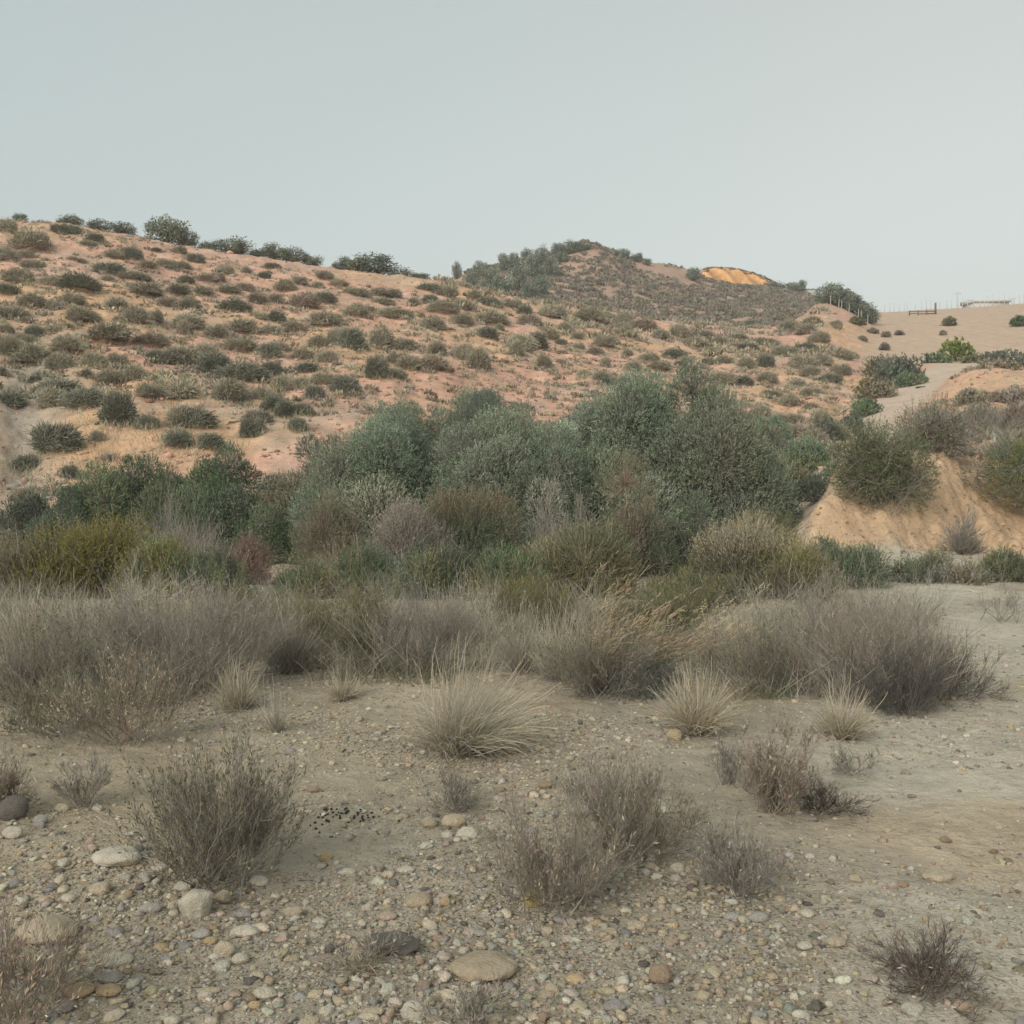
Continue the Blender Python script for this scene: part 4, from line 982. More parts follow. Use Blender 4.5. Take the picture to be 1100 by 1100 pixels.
G(560, 722, 70, 86, 'grey upright tuft with bare stalks behind the straw grey tuft', 510, n=380, pal=GREYSTRAW + GREYTWIG, group=GG, maxlean=42)
G(770, 715, 80, 62, 'pinkish tuft behind the bright straw one', 511, n=480, pal=PINKGREY + STRAW, heads=130, group=GG, maxlean=50)
G(312, 722, 84, 82, 'silver grey bristling tuft left of the rusty topped clump', 512, n=640, pal=[(.33, .30, .255), (.27, .25, .21)], group=GG, maxlean=45)
G(855, 726, 66, 92, 'grey tuft of long stalks behind the brown shrub', 513, n=420, pal=GREYSTRAW + GREYTWIG, group=GG, maxlean=42)
WG = 'dry twiggy shrubs of the wash'
GREENTIP = [(.16, .165, .08), (.13, .14, .075), (.19, .18, .09)]
W(84, 746, 165, 96, 'broad grey shrub with green heart at the left of the wash', 521, pal=GREENTIP + BROOM, leaf=4200, twigs=1800, subs=380, mains=70, group=WG)
W(16, 750, 70, 84, 'grey brown shrub cut off by the left edge beside the broad one', 522, pal=BROWNTWIG, leaf=1400, group=WG)
W(215, 742, 150, 108, 'tall mauve grey shrub right of the broad one', 523, wood=PINKGREY + GREYTWIG, pal=PINKGREY + BROWNTWIG, leaf=4200, twigs=2200, subs=420, mains=80, maxlean=55, group=WG)
W(130, 798, 100, 88, 'greenish shrub with reddish base in front of the broad one', 524, wood=REDTWIG + GREYTWIG, pal=GREENTIP + STRAW, leaf=2400, twigs=1300, group=WG)
W(386, 716, 72, 92, 'green clump with rusty top beside the silver tuft', 525, wood=BROOM, pal=DARKGREEN + BROOM, tips=[(.30, .21, .13), (.26, .19, .12)], leaf=5000, twigs=1500, maxlean=48, group=WG)
W(450, 722, 125, 86, 'dense grey shrub behind the straw grey tuft', 526, pal=GREYTWIG + PINKGREY, leaf=2600, twigs=2000, subs=380, mains=70, maxlean=58, group=WG)
W(640, 750, 110, 74, 'grey green shrub under the feathery plumes', 527, pal=GREENTIP + BROOM, leaf=3200, twigs=1500, group=WG)
W(520, 716, 80, 90, 'pale grey shrub with long bare stalks behind the straw grey tuft', 528, wood=GREYSTRAW, pal=GREYSTRAW, leaf=600, maxlean=48, group=WG)
W(825, 745, 90, 100, 'olive grey shrub between the straw tufts', 529, pal=BROOM, leaf=3000, twigs=1500, maxlean=55, group=WG)
W(930, 748, 150, 104, 'wide brownish shrub at the edge of the clear path', 530, wood=BROWNTWIG + PINKGREY, pal=BROWNTWIG + PINKGREY, leaf=3800, twigs=2300, subs=420, mains=80, group=WG)
W(970, 768, 76, 84, 'dark slate grey shrub at the path edge', 531, wood=[(.12, .115, .105), (.15, .14, .125)], pal=[(.13, .125, .11)], leaf=1600, twigs=1700, group=WG)
W(1022, 748, 84, 60, 'low dark grey shrub reaching furthest onto the path', 532, wood=[(.14, .125, .105), (.17, .15, .125)], pal=GREYTWIG, leaf=900, twigs=1400, maxlean=74, group=WG)
W(835, 872, 76, 108, 'tall reddish brown shrub with a narrow foot', 533, wood=BROWNTWIG + GREYTWIG, pal=REDTWIG + BROWNTWIG, leaf=2200, twigs=1500, maxlean=38, group=WG)
W(780, 842, 50, 72, 'thin see-through shrub left of the tall reddish brown one', 534, wood=GREYTWIG, pal=GREYTWIG, leaf=300, mains=24, subs=120, twigs=420, maxlean=40, group=WG)
W(236, 948, 150, 170, 'largest near shrub, grey below with green tips', 535, wood=GREYTWIG + [(.15, .135, .12)], pal=GREENTIP + BROOM, tips=GREENTIP, leaf=3600, twigs=3000, subs=520, mains=80, maxlean=50, tipw=.4, group=WG)
W(88, 866, 56, 60, 'faint grey shrub left of the largest near shrub', 536, leaf=200, mains=26, subs=130, twigs=520, group=WG)
W(2, 870, 60, 66, 'brownish shrub at the left edge behind the dark boulder', 537, wood=BROWNTWIG, pal=BROWNTWIG, leaf=600, group=WG)
W(25, 1096, 150, 116, 'reddish wiry shrub in the lower left corner', 538, wood=REDTWIG + GREYTWIG, pal=REDTWIG + STRAW, leaf=900, mains=44, subs=260, twigs=1000, maxlean=68, group=WG)
W(600, 972, 130, 112, 'fine brown shrub beside the yellow pointed stone', 539, wood=BROWNTWIG + GREYTWIG, pal=BROWNTWIG, leaf=1200, twigs=1500, maxlean=60, group=WG)
W(682, 922, 120, 132, 'rust tinged shrub with airy top in the near gravel', 540, wood=BROWNTWIG + GREYTWIG, pal=RUST + BROWNTWIG, leaf=2400, twigs=1900, maxlean=58, group=WG)
W(796, 958, 78, 80, 'grey shrub standing alone at the edge of the bare soil', 541, wood=GREYTWIG, pal=GREYTWIG, leaf=500, twigs=1200, maxlean=55, group=WG)
W(492, 872, 60, 46, 'hazy small grey shrub above the three round stones', 542, leaf=200, mains=26, subs=130, twigs=560, group=WG)
W(640, 868, 70, 46, 'small dim shrub left of the rust tinged one', 543, wood=GREYTWIG, leaf=200, mains=26, subs=130, twigs=560, group=WG)
W(885, 872, 96, 30, 'flat dark mat of twigs right of the tall reddish brown shrub', 544, wood=[(.12, .105, .09), (.16, .14, .115)], leaf=200, maxlean=86, up=.1, group=WG)
W(1002, 1066, 140, 62, 'low dark twig mat in the lower right soil', 545, wood=[(.15, .115, .095), (.19, .15, .125), (.12, .10, .09)], leaf=200, maxlean=84, up=.1, twigs=1300, group=WG)
W(395, 1040, 90, 34, 'thin dark twigs lying by the dark slab', 546, wood=BROWNTWIG, leaf=100, mains=22, subs=90, twigs=260, maxlean=86, up=.0, group=WG)
W(505, 1102, 84, 44, 'faint straw twigs at the bottom edge under the long stone', 547, wood=GREYSTRAW, leaf=100, mains=24, subs=110, twigs=300, group=WG)
W(915, 832, 60, 24, 'little grey sprig mat below the small straw tuft', 548, leaf=100, mains=22, subs=90, twigs=300, maxlean=84, group=WG)
W(690, 750, 70, 44, 'blue grey low shrub between the plumes and the bright tuft', 549, wood=[(.16, .16, .14)], pal=[(.17, .18, .14)], leaf=1500, group=WG)
W(985, 668, 60, 22, 'faint grey twigs on the gravel clearing', 550, leaf=60, mains=20, subs=70, twigs=200, group=WG)
W(1075, 668, 66, 34, 'straggly grey twigs at the right of the gravel clearing', 551, leaf=60, mains=22, subs=90, twigs=260, group=WG)
W(200, 610, 70, 40, 'brown brush at the dark olive bush foot', 552, wood=BROWNTWIG, pal=BROWNTWIG, leaf=600, group=WG)
W(890, 690, 110, 60, 'misty grey brush reaching the gravel clearing', 553, wood=GREYTWIG + PINKGREY, pal=PINKGREY, leaf=1500, twigs=1500, group=WG)
W(690, 690, 90, 56, 'dull green brush behind the leaning plumes', 554, wood=BROOM, pal=BROOM, leaf=3000, group=WG)
W(150, 690, 90, 60, 'grey brush filling the gap behind the mauve shrub', 555, pal=GREYSTRAW, wood=GREYSTRAW, leaf=900, group=WG)

G(255, 762, 64, 62, 'pale straw tuft at the foot of the mauve grey shrub', 560, n=420, pal=STRAW + GREYSTRAW, group=GG, maxlean=52)
G(180, 700, 90, 84, 'straw tipped tuft between the broad grey and the mauve shrub', 561, n=520, pal=GREYSTRAW + STRAW, basepal=BROOM, heads=110, group=GG, maxlean=48)
G(600, 730, 80, 88, 'tall straw tuft left of the grey green plume shrub', 562, n=480, pal=STRAW + GREYSTRAW, basepal=GREYTWIG, group=GG, maxlean=46)
G(28, 700, 90, 78, 'pale grass clump at the left edge behind the grey brown shrub', 563, n=520, pal=GREYSTRAW + STRAW, group=GG, maxlean=50)
G(480, 690, 76, 70, 'silver grass clump behind the dense grey shrub', 564, n=460, pal=GREYSTRAW, basepal=BROOM, group=GG, maxlean=46)
G(800, 724, 70, 74, 'pinkish straw clump between the pinkish tuft and the olive grey shrub', 565, n=420, pal=PINKGREY + STRAW, heads=110, group=GG, maxlean=44)
G(960, 700, 80, 60, 'faded straw clump behind the wide brownish shrub', 566, n=420, pal=GREYSTRAW + PINKGREY, group=GG, maxlean=48)
W(60, 790, 90, 60, 'low greenish scrub in front of the broad grey shrub', 567, pal=BROOM + GREENTIP, leaf=2600, twigs=1200, group=WG)
W(345, 700, 80, 70, 'olive green scrub between the silver tuft and the rusty topped clump', 568, wood=BROOM, pal=BROOM + YELLOWGREEN, leaf=3600, twigs=1300, maxlean=50, group=WG)
W(735, 690, 90, 66, 'olive scrub behind the bright straw tuft', 569, wood=BROOM, pal=BROOM + GREENTIP, leaf=3400, twigs=1300, group=WG)
W(560, 680, 100, 60, 'yellowish scrub in the middle of the band', 570, wood=BROOM, pal=YELLOWGREEN + BROOM, leaf=3400, twigs=1300, group=WG)
W(250, 690, 90, 66, 'dull green scrub behind the mauve grey shrub', 571, wood=BROOM, pal=BROOM + DARKGREEN, leaf=3400, twigs=1300, group=WG)

# the dry undergrowth that fills the band between the shrubs, too dense to count
rg = np.random.default_rng(66)
def under(name, n, pxr, yr, hgt, pal, thr, seed, bw=.0045, lean=.45, tip=None):
    tip = tip or GREYSTRAW + PINKGREY + GREYTWIG
    Yp = np.exp(math.log(yr[0]) + (math.log(yr[1]) - math.log(yr[0])) * rg.random(n)); px = pxr[0] + (pxr[1] - pxr[0]) * rg.random(n); X = (px - CX) / F * Yp
    f = fbm(X / .8, Yp / .9, 3, seed); keep = f > thr + .5 * sstep(yr[0] + .26 * (yr[1] - yr[0]) + 1.0 * vnoise(X / .9, Yp * 0 + seed, seed), yr[0] - .1, Yp); X, Yp, f = X[keep], Yp[keep], f[keep]; m = len(X)
    # blades stand in small bunches
    X = np.where(rg.random(m) < .8, np.round(X / .16) * .16 + rnd(rg, m) * .035, X); Yp = np.where(rg.random(m) < .8, np.round(Yp / .16) * .16 + rnd(rg, m) * .035, Yp)
    L = hgt * (.35 + .75 * rg.random(m)) * (.55 + .9 * sstep(thr, thr + .5, f))
    d = norm(rnd(rg, m, 3) * np.array([lean, lean, .1]) + np.array([0, 0, 1]))
    t = np.linspace(0, 1, 5)[None, :, None]
    P = np.stack([X, Yp, H(X, Yp) - .01], 1)[:, None] + d[:, None] * L[:, None, None] * t
    P[..., :2] += (d[:, None, :2] * t ** 2) * L[:, None, None] * .5
    P[:, 1:] += np.cumsum(rnd(rg, m, 4, 3), 1) * .025 * L[:, None, None]
    tone = np.exp(.25 * fbm(X / .5, Yp / .5, 2, seed + 3))[:, None]
    return stuff(Geo().ribbon(P, bw * (.7 + .06 * Yp), bw * .35, np.asarray(pal)[((vnoise(X / .55, Yp / .6, seed + 9) * .5 + .5) * len(pal) * .999).astype(int)] * np.exp(rg.normal(0, .2, (m, 1))) * tone * .85, pick(tip, m, rg, .2) * tone, rg).done(name, M_GRASS))


under('dry_undergrowth', 20000, (-120, 860), (6.9, 10.8), .40, GREYTWIG + BROOM + GREYSTRAW + DARKGREEN + BROOM, .0, 201)
under('wash_undergrowth', 8000, (-120, 860), (12.8, 18.5), .30, GREYTWIG + BROOM + DARKGREEN + GREYSTRAW, -.05, 211, .006)
under('low_undergrowth', 9000, (-120, 880), (10.4, 14.2), .30, GREYTWIG + BROOM + GREYSTRAW + DARKGREEN, -.10, 241, .005)
under('sparse_grass', 5000, (-100, 1000), (4.2, 9.5), .16, GREYTWIG + GREYSTRAW, .18, 221, .0035)
under('path_edge_grass', 6000, (840, 1000), (6.8, 11.0), .40, GREYTWIG + PINKGREY + BROWNTWIG, -.05, 231)

# ================================================================== STONES
import bmesh
def ico(sub_):
    bm = bmesh.new(); bmesh.ops.create_icosphere(bm, subdivisions=sub_, radius=1)
    V = np.array([v.co[:] for v in bm.verts]); Fc = np.array([[v.index for v in f.verts] for f in bm.faces]); bm.free()
    return V, Fc


IV3, IF3 = ico(4); IV1, IF1 = ico(2)
PALE = (0.647, 0.592, 0.476); TAN = (0.573, 0.488, 0.36); OCH = (0.586, 0.445, 0.268); GREY = (0.451, 0.427, 0.378); DARKS = (.22, .20, .175); BROWN = (0.403, 0.305, 0.213); WHITE = (.60, .56, .47); SAND = (0.549, 0.458, 0.329); PINK = (0.573, 0.451, 0.366)


def rock(rng, ang=.0, lump=.18):
    V = IV3.copy()
    s = rng.random(3) * 50
    n = fbm(V[:, 0] * 1.1 + s[0] + V[:, 2] * .7, V[:, 1] * 1.1 + s[1] - V[:, 2] * .6, 3, int(rng.integers(1, 999)))
    V = V * (1 + lump * n)[:, None]
    if ang > 0:
        for _ in range(int(9)):
            d = norm(rnd(rng, 3)); o = .62 + .25 * rng.random()
            k = V @ d - o; V = np.where((k > 0)[:, None], V - d[None] * k[:, None] * ang, V)
    return V


def stone(px, py, w, h, c, label, seed, ang=0.0, group=None, flat=None, lump=.18, sink=.22, rz=None):
    """centre pixel, apparent size"""
    r_ = np.random.default_rng(9000 + seed)
    x, y, z = spot(px, py + .42 * h); m = y / F
    W_ = w * m / 2 * 1.03
    # apparent height comes from height and depth seen at the view's downward slope
    dep = W_ * (.55 + .35 * r_.random()); e = CAMZ / y
    hz = max(h * m / 2 * 1.1 - .55 * dep * e, .32 * W_) if flat is None else flat * W_
    V = rock(r_, max(ang, .25), lump + .06); V *= (1 + .035 * fbm(V[:, 0] * 5 + V[:, 2] * 3, V[:, 1] * 5 - V[:, 2] * 3, 3, 12 + seed))[:, None]; V = V * np.array([W_, dep, hz])
    V[:, 2] += hz * (1 - sink * 2)
    V[:, 2] = np.maximum(V[:, 2], -.03)
    a = (r_.random() - .5) * .5 if rz is None else rz
    col = np.repeat(np.asarray(c, float)[None] * np.exp(r_.normal(0, .05)), len(V), 0)
    o = build('stone', V, IF3, M_STONE, None, col, True)
    o.location = (x, y + dep * .6, h1(x, y + dep * .6)); o.rotation_euler = (0, 0, a)
    return tag(o, label, 'stone', group)


ST = [
 (210, 967, 38, 44, PALE, 'pale blocky boulder with ochre base below the largest near shrub', .8), (238, 963, 20, 18, TAN, 'flat angular stone leaning on the right of the blocky boulder', .8), (196, 951, 22, 14, PALE, 'pale stone tucked behind the blocky boulder', .3),
 (277, 947, 20, 13, PALE, 'oval pale stone at the right foot of the largest near shrub', 0), (122, 921, 56, 24, PALE, 'long pale slab left of the largest near shrub', .4), (240, 1020, 25, 22, TAN, 'round tan stone topmost of the trio below the blocky boulder', 0),
 (257, 1030, 21, 16, PALE, 'pale oval stone touching the round tan one', 0), (214, 1003, 20, 12, GREY, 'greyish stone left of the tan trio', .2), (261, 1000, 30, 15, PALE, 'flat pale stone behind the tan trio', .2), (225, 1011, 15, 10, OCH, 'small ochre stone between the greyish and the round tan one', 0),
 (283, 1067, 26, 15, PALE, 'pale oval stone next to a small orange one near the bottom', 0), (272, 1080, 14, 11, OCH, 'small orange stone under the pale oval near the bottom', 0), (275, 1048, 19, 13, TAN, 'tan stone above the pale oval near the bottom', .2),
 (122, 1030, 36, 18, PALE, 'broad pale stone right of the half buried rock', .3), (115, 1050, 26, 16, GREY, 'greyish stone below the broad pale one', .2), (80, 1068, 34, 13, OCH, 'flat ochre stone behind the reddish wiry shrub', .2), (113, 1066, 28, 10, OCH, 'long yellowish stone beside the flat ochre one', .1),
 (47, 1000, 62, 36, TAN, 'wide half buried rock above the reddish wiry shrub', .5), (487, 882, 27, 19, SAND, 'largest of the three round stones under the hazy shrub', 0), (461, 884, 17, 14, TAN, 'smaller round stone left of the largest of three', 0), (503, 894, 27, 16, PALE, 'pale angular stone right of the largest of three', .5),
 (448, 966, 30, 20, SAND, 'round sandy stone in the middle of the near gravel', 0), (573, 964, 20, 28, (.55, .44, .20), 'yellow pointed stone standing against the fine brown shrub', .6), (520, 1044, 70, 27, SAND, 'long sandstone block near the bottom', .35), (420, 1019, 60, 19, DARKS, 'dark flat slab left of the long sandstone block', .6),
 (442, 1086, 27, 26, PALE, 'pale egg shaped stone at the bottom edge', 0), (403, 1087, 21, 12, TAN, 'flat tan stone left of the egg shaped one', 0), (593, 1062, 18, 14, TAN, 'round tan stone right of the long sandstone block', 0), (617, 1052, 18, 10, OCH, 'flat yellowish stone beyond the round tan one', 0), (710, 1046, 27, 25, BROWN, 'brown leaning stone on bare soil at lower right', .3),
 (725, 789, 17, 16, (.55, .45, .29), 'round cream stone under the bright straw tuft', 0), (855, 868, 11, 10, OCH, 'small yellow stone at the foot of the tall reddish brown shrub', 0), (700, 931, 13, 11, TAN, 'small tan stone right of the rust tinged shrub foot', 0), (729, 932, 17, 15, PALE, 'pale rounded stone between the rust tinged and the lone grey shrub', .2),
 (721, 903, 19, 12, TAN, 'tan stone behind the rounded pale one', .2), (626, 869, 25, 21, GREY, 'pale grey stone seen through the fine brown shrub', .3), (604, 932, 26, 16, TAN, 'sandy stone inside the fine brown shrub', 0), (435, 934, 19, 9, PALE, 'flat pale stone above the round sandy one', 0), (314, 979, 23, 16, TAN, 'round tan stone right of the blocky boulder', 0),
 (350, 920, 15, 12, OCH, 'orange tan stone below the pellets', 0), (12, 894, 23, 16, PALE, 'pale stone in front of the dark boulder at the left edge', .2), (9, 868, 38, 30, (.19, .17, .15), 'dark grey boulder at the left edge', .4), (66, 867, 16, 11, TAN, 'tan stone right of the dark boulder', 0), (104, 868, 12, 8, WHITE, 'small white stone right of the faint grey shrub', 0),
 (42, 880, 14, 12, GREY, 'grey stone between the dark boulder and the faint shrub', .3), (336, 848, 13, 8, BROWN, 'orange brown stone above the pellets', 0), (983, 1083, 25, 17, WHITE, 'white rounded stone under the low dark twig mat', 0), (946, 1036, 15, 11, PALE, 'pale stone left of the low dark twig mat', 0), (1012, 942, 36, 12, TAN, 'flat tan stone sunk in the path', .3),
 (787, 985, 18, 11, GREY, 'grey stone below the lone grey shrub', .3), (816, 986, 21, 13, GREY, 'flat greyish stone right of that below the lone grey shrub', .2), (868, 981, 16, 11, PALE, 'pale stone on the bare soil right of the flat greyish one', .2), (899, 1012, 24, 15, TAN, 'sandy rounded stone in the lower right soil', .2), (866, 1016, 19, 11, PALE, 'pale flat stone left of the sandy rounded one', .2),
 (970, 950, 14, 9, BROWN, 'brown stone left of the flat tan one in the path', .2), (585, 843, 17, 10, BROWN, 'reddish stone below the straw grey tuft', 0), (615, 846, 20, 12, PINK, 'pinkish stone right of the reddish one', .2), (1001, 750, 12, 8, WHITE, 'upper white pebble at the foot of the low dark grey shrub', 0), (996, 757, 13, 7, WHITE, 'lower white pebble at the foot of the low dark grey shrub', 0),
 (350, 1086, 16, 13, PALE, 'pale angular stone left of the flat tan one at the bottom', .6), (187, 906, 0, 0, None, '', 0), (170, 932, 18, 12, PALE, 'pale stone between the long slab and the largest near shrub', .1), (155, 940, 16, 10, GREY, 'grey stone below the long pale slab', .1), (105, 955, 24, 16, TAN, 'tan rounded stone above the half buried rock', .2), (160, 975, 24, 14, GREY, 'flat grey stone left of the blocky boulder', .2),
 (72, 965, 16, 11, PALE, 'pale stone left of the tan rounded one', .1), (478, 968, 12, 12, OCH, 'orange pebble right of the round sandy stone', 0), (300, 1000, 0, 0, None, '', 0), (342, 990, 18, 10, PALE, 'pale stone right of the round tan one', .1), (415, 985, 20, 11, PINK, 'pinkish flat stone above the dark slab', .1), (588, 1000, 13, 10, TAN, 'tan pebble under the yellow pointed stone', 0),
 (652, 978, 0, 0, None, '', 0), (686, 994, 15, 10, TAN, 'tan stone midway between the fine brown shrub and the brown stone', 0), (700, 1000, 0, 0, None, '', 0), (560, 1008, 0, 0, None, '', 0), (515, 1002, 16, 9, GREY, 'grey flat stone above the long sandstone block', .2), (725, 870, 16, 8, PALE, 'pale flat stone behind the rust tinged shrub', .1)]
for k, (px, py, w, h, c, lab, ang) in enumerate(ST):
    if c is not None: stone(px, py, w, h, c, lab, k, ang)

# countless gravel, and small loose stones
rg = np.random.default_rng(77)
PEB = np.array([PALE, TAN, GREY, SAND, OCH, WHITE, DARKS, PINK, BROWN, (.36, .30, .21)]); PW = np.array([.23, .19, .17, .17, .03, .07, .05, .02, .02, .05])


def pebbles(name, X, Yp, size, rng, mesh_=None, pal=None):
    IV1, IF1 = mesh_ or ico(2)
    n = len(X); nv = len(IV1)
    sc = np.stack([size, size * (.6 + .35 * rng.random(n)), size * (.38 + .3 * rng.random(n))], 1)
    a = rng.random(n) * 6.283
    V = IV1[None] * (1 + .20 * rnd(rng, n, nv, 1)) * sc[:, None]
    ca, sa = np.cos(a)[:, None], np.sin(a)[:, None]
    x = V[..., 0] * ca - V[..., 1] * sa; y = V[..., 0] * sa + V[..., 1] * ca
    V = np.stack([x + X[:, None], y + Yp[:, None], V[..., 2] + (H(X, Yp) + sc[:, 2] * .28)[:, None]], -1)
    Fc = (IF1[None] + (np.arange(n) * nv)[:, None, None]).reshape(-1, 3)
    return build(name, V.reshape(-1, 3), Fc, M_STONE, None, cols(pick(PEB, n, rng, .13, .03, PW) if pal is None else pick(pal, n, rng, .15, .03), n, nv).reshape(-1, 3), True)


def gravel_xy(n, rng, y0=2.6, y1=14.5, pw=1.0):
    t = rng.random(n); Yp = (y0 ** (1 - pw) + t * (y1 ** (1 - pw) - y0 ** (1 - pw))) ** (1 / (1 - pw)) if pw != 1 else y0 * (y1 / y0) ** t
    u = -.62 + 1.24 * rng.random(n); X = u * Yp; px = CX + F * u
    dens = sstep(-.5, .35, fbm(X * .8, Yp * .8, 3, 121)) * (1 - .72 * sstep(800, 930, px + 25 * (Yp - 4)))
    keep = rng.random(n) < dens + .06
    return X[keep], Yp[keep]


X, Yp = gravel_xy(60000, rg)
stuff(pebbles('gravel', X, Yp, np.clip(np.exp(rg.normal(math.log(.0072), .58, len(X))) * (.75 + .05 * Yp), .003, .026), rg))
X, Yp = gravel_xy(110000, rg, 2.6, 15, .6)
stuff(pebbles('grit', X, Yp, np.clip(np.exp(rg.normal(math.log(.0042), .45, len(X))) * (.7 + .07 * Yp), .002, .012), rg, ico(1)))
Yh = np.exp(math.log(32) + (math.log(120) - math.log(32)) * rg.random(9000)); ph = -140 + 1060 * rg.random(9000); Xh = (ph - CX) / F * Yh
kp = fbm(Xh / 5, Yh / 5, 3, 151) > -.25; Xh, Yh = Xh[kp], Yh[kp]
xb = (860 + 330 * rg.random(2600) - CX) / F * 18; yb = 16.6 + 4.6 * rg.random(2600); stuff(pebbles('bank_rubble', xb[:1100], yb[:1100], np.exp(rg.normal(math.log(.022), .5, 1100)), rg, ico(1), [SOIL_BLUFF * .9, SOIL_BLUFF * 1.05, SOIL_BLUFF * .75, SOIL_GREY]))
Yr = np.exp(math.log(23) + (math.log(102) - math.log(23)) * rg.random(5000)); pr = 905 + 330 * rg.random(5000); Xr = (pr - CX) / F * Yr
kp = seg_dist(Xr, Yr, TRACK) > 2.2; Xr, Yr = Xr[kp], Yr[kp]
Xh = np.concatenate([Xh, Xr]); Yh = np.concatenate([Yh, Yr])
stuff(pebbles('slope_rubble', Xh, Yh, np.exp(rg.normal(math.log(.07), .5, len(Xh))), rg, ico(1), [SOIL_HILL * .85, SOIL_GREY, SOIL_HILL * .6, SOIL_GREY * .7, SOIL_HILL * 1.1]))
X, Yp = gravel_xy(700, rg, 2.8, 8.5)
lo = IV1.copy()
for k in range(min(len(X), 285)):
    r_ = np.random.default_rng(20000 + k)
    s = .013 + .026 * r_.random() ** 1.6
    V = rock(r_, (.3, .8, .6)[k % 3], .26) * np.array([s, s * (.6 + .35 * r_.random()), s * (.4 + .3 * r_.random())])
    if k < 14:
        o = build('small_stone', V, IF3, M_STONE, None, np.repeat(pick(PEB, 1, r_, .1, .03, PW), len(V), 0), True)
        o['_src'] = 1
        if k == 0: srcs = []
        srcs.append(o)
    else:
        o = srcs[int(r_.integers(0, 14))].copy(); COL.objects.link(o)
    if '_src' in o: del o['_src']
    o.location = (X[k], Yp[k], h1(X[k], Yp[k]) + s * .22); o.rotation_euler = (0, 0, r_.random() * 6.28)
    tag(o, 'small loose rounded stone lying among the gravel', 'stone', 'small loose stones in the gravel')

# fallen twigs and leaf bits
n = 5200
X, Yp = gravel_xy(n * 2, rg, 2.7, 13); X, Yp = X[:n], Yp[:n]; n = len(X)
a = rg.random(n) * 6.283; L = .012 + .05 * rg.random(n) ** 2.5
p = np.stack([X, Yp, H(X, Yp) + .006 + .008 * rg.random(n)], 1); d = np.stack([np.cos(a), np.sin(a), .12 * rnd(rg, n)], 1)
P = p[:, None] + d[:, None] * L[:, None, None] * np.linspace(-.5, .5, 3)[None, :, None]; P[:, 1] += rnd(rg, n, 3) * .004
stuff(Geo().tube(P, .0016, .0009, pick(GREYTWIG + BROWNTWIG + [(.09, .075, .06)], n, rg), 3, rg).done('twig_litter', M_WOOD))

# dark droppings scattered over the bare soil
rp = np.random.default_rng(5)
PV, PF = ico(2); pm = None
M_PEL = plain_mat('droppings', (.018, .016, .014), .6, 60)
for k in range(58):
    if k < 44: px, py = rp.normal(372, 20), rp.normal(876, 4.5)
    else: px, py = rp.normal(345, 30), rp.normal(884, 6)
    x, y, z = spot(px, py)
    if pm is None:
        V = PV * np.array([.0065, .005, .005]); o = build('dropping', V, PF, M_PEL, None, None, True); pm = o
    else:
        o = pm.copy(); COL.objects.link(o)
    o.location = (x, y, z + .004); o.rotation_euler = (0, 0, rp.random() * 6.28); s = .8 + .5 * rp.random(); o.scale = (s, s, s)
    tag(o, 'black pellet dropping lying on bare soil beside the straw grey tuft', 'dropping', 'black droppings on the soil')

# ================================================================== FAR FIELD: fence, masts, sheds
M_RAIL = plain_mat('weathered_wood', (.19, .15, .125)); M_STEEL = plain_mat('pale_metal', (.58, .59, .58)); M_WALLP = plain_mat('pale_wall', (.55, .54, .50)); M_ROOF = plain_mat('grey_roof', (.5, .5, .49))


def boxes(lst):
    V, Fc = [], []
    for (x0, x1, y0, y1, z0, z1) in lst:
        b = len(V)
        V += [(x0,y0,z0),(x1,y0,z0),(x1,y1,z0),(x0,y1,z0),(x0,y0,z1),(x1,y0,z1),(x1,y1,z1),(x0,y1,z1)]
        Fc += [[b,b+3,b+2,b+1],[b+4,b+5,b+6,b+7],[b,b+1,b+5,b+4],[b+1,b+2,b+6,b+5],[b+2,b+3,b+7,b+6],[b+3,b,b+4,b+7]]
    return np.array(V, float), np.array(Fc)


y = 188.0
x0, x1 = (977 - CX) / F * y, (1005 - CX) / F * y
root = empty('rail_fence', (x0, y, h1(x0, y)), 'low dark rail fence with one tall end post on the bare field', 'fence')
for fx, hh, wd in ((0, .9, .2), (.33, .9, .16), (.66, .9, .16), (1, 2.0, .28)):
    xx = (x1 - x0) * fx; zz = h1(x0 + xx, y) - h1(x0, y)
    V, Fc = boxes([(xx - wd/2, xx + wd/2, -.1, .1, zz - .2, zz + hh)]); build('post', V, Fc, M_RAIL, root)
for hz in (.35, .75):
    V, Fc = boxes([(0, x1 - x0, -.16, -.105, hz - .09, hz + .09)]); build('rail', V, Fc, M_RAIL, root)
rg = np.random.default_rng(8)
for i in range(30):
    px = 938 + i * 5.6 + rg.normal() * 1.2; y = 214 + rg.random() * 10; x = (px - CX) / F * y; z = h1(x, y)
    hh = 1.2 + 1.2 * rg.random()
    V, Fc = boxes([(-.05, .05, -.05, .05, -.3, hh)]); V[4:, 0] += rg.normal() * .08
    o = build('field_post', V, Fc, M_STEEL); o.location = (x, y, z)
    tag(o, 'thin grey trellis post on the skyline behind the bare field', 'post', 'posts along the skyline of the field')


def mast(px, top, y, label):
    x = (px - CX) / F * y; z = h1(x, y); hh = CAMZ + y * (HY - top) / F - z
    root = empty('mast', (x, y, z), label, 'mast')
    g = Geo().tube(np.array([[[0, 0, -.3], [0, 0, hh * .5], [0, 0, hh]]]), .10, .05, (.5, .51, .51), 6); g.done('pole', M_WOOD, root)
    V, Fc = boxes([(-.9, .9, -.05, .05, hh * .86, hh * .86 + .12)]); build('crossbar', V, Fc, M_STEEL, root)


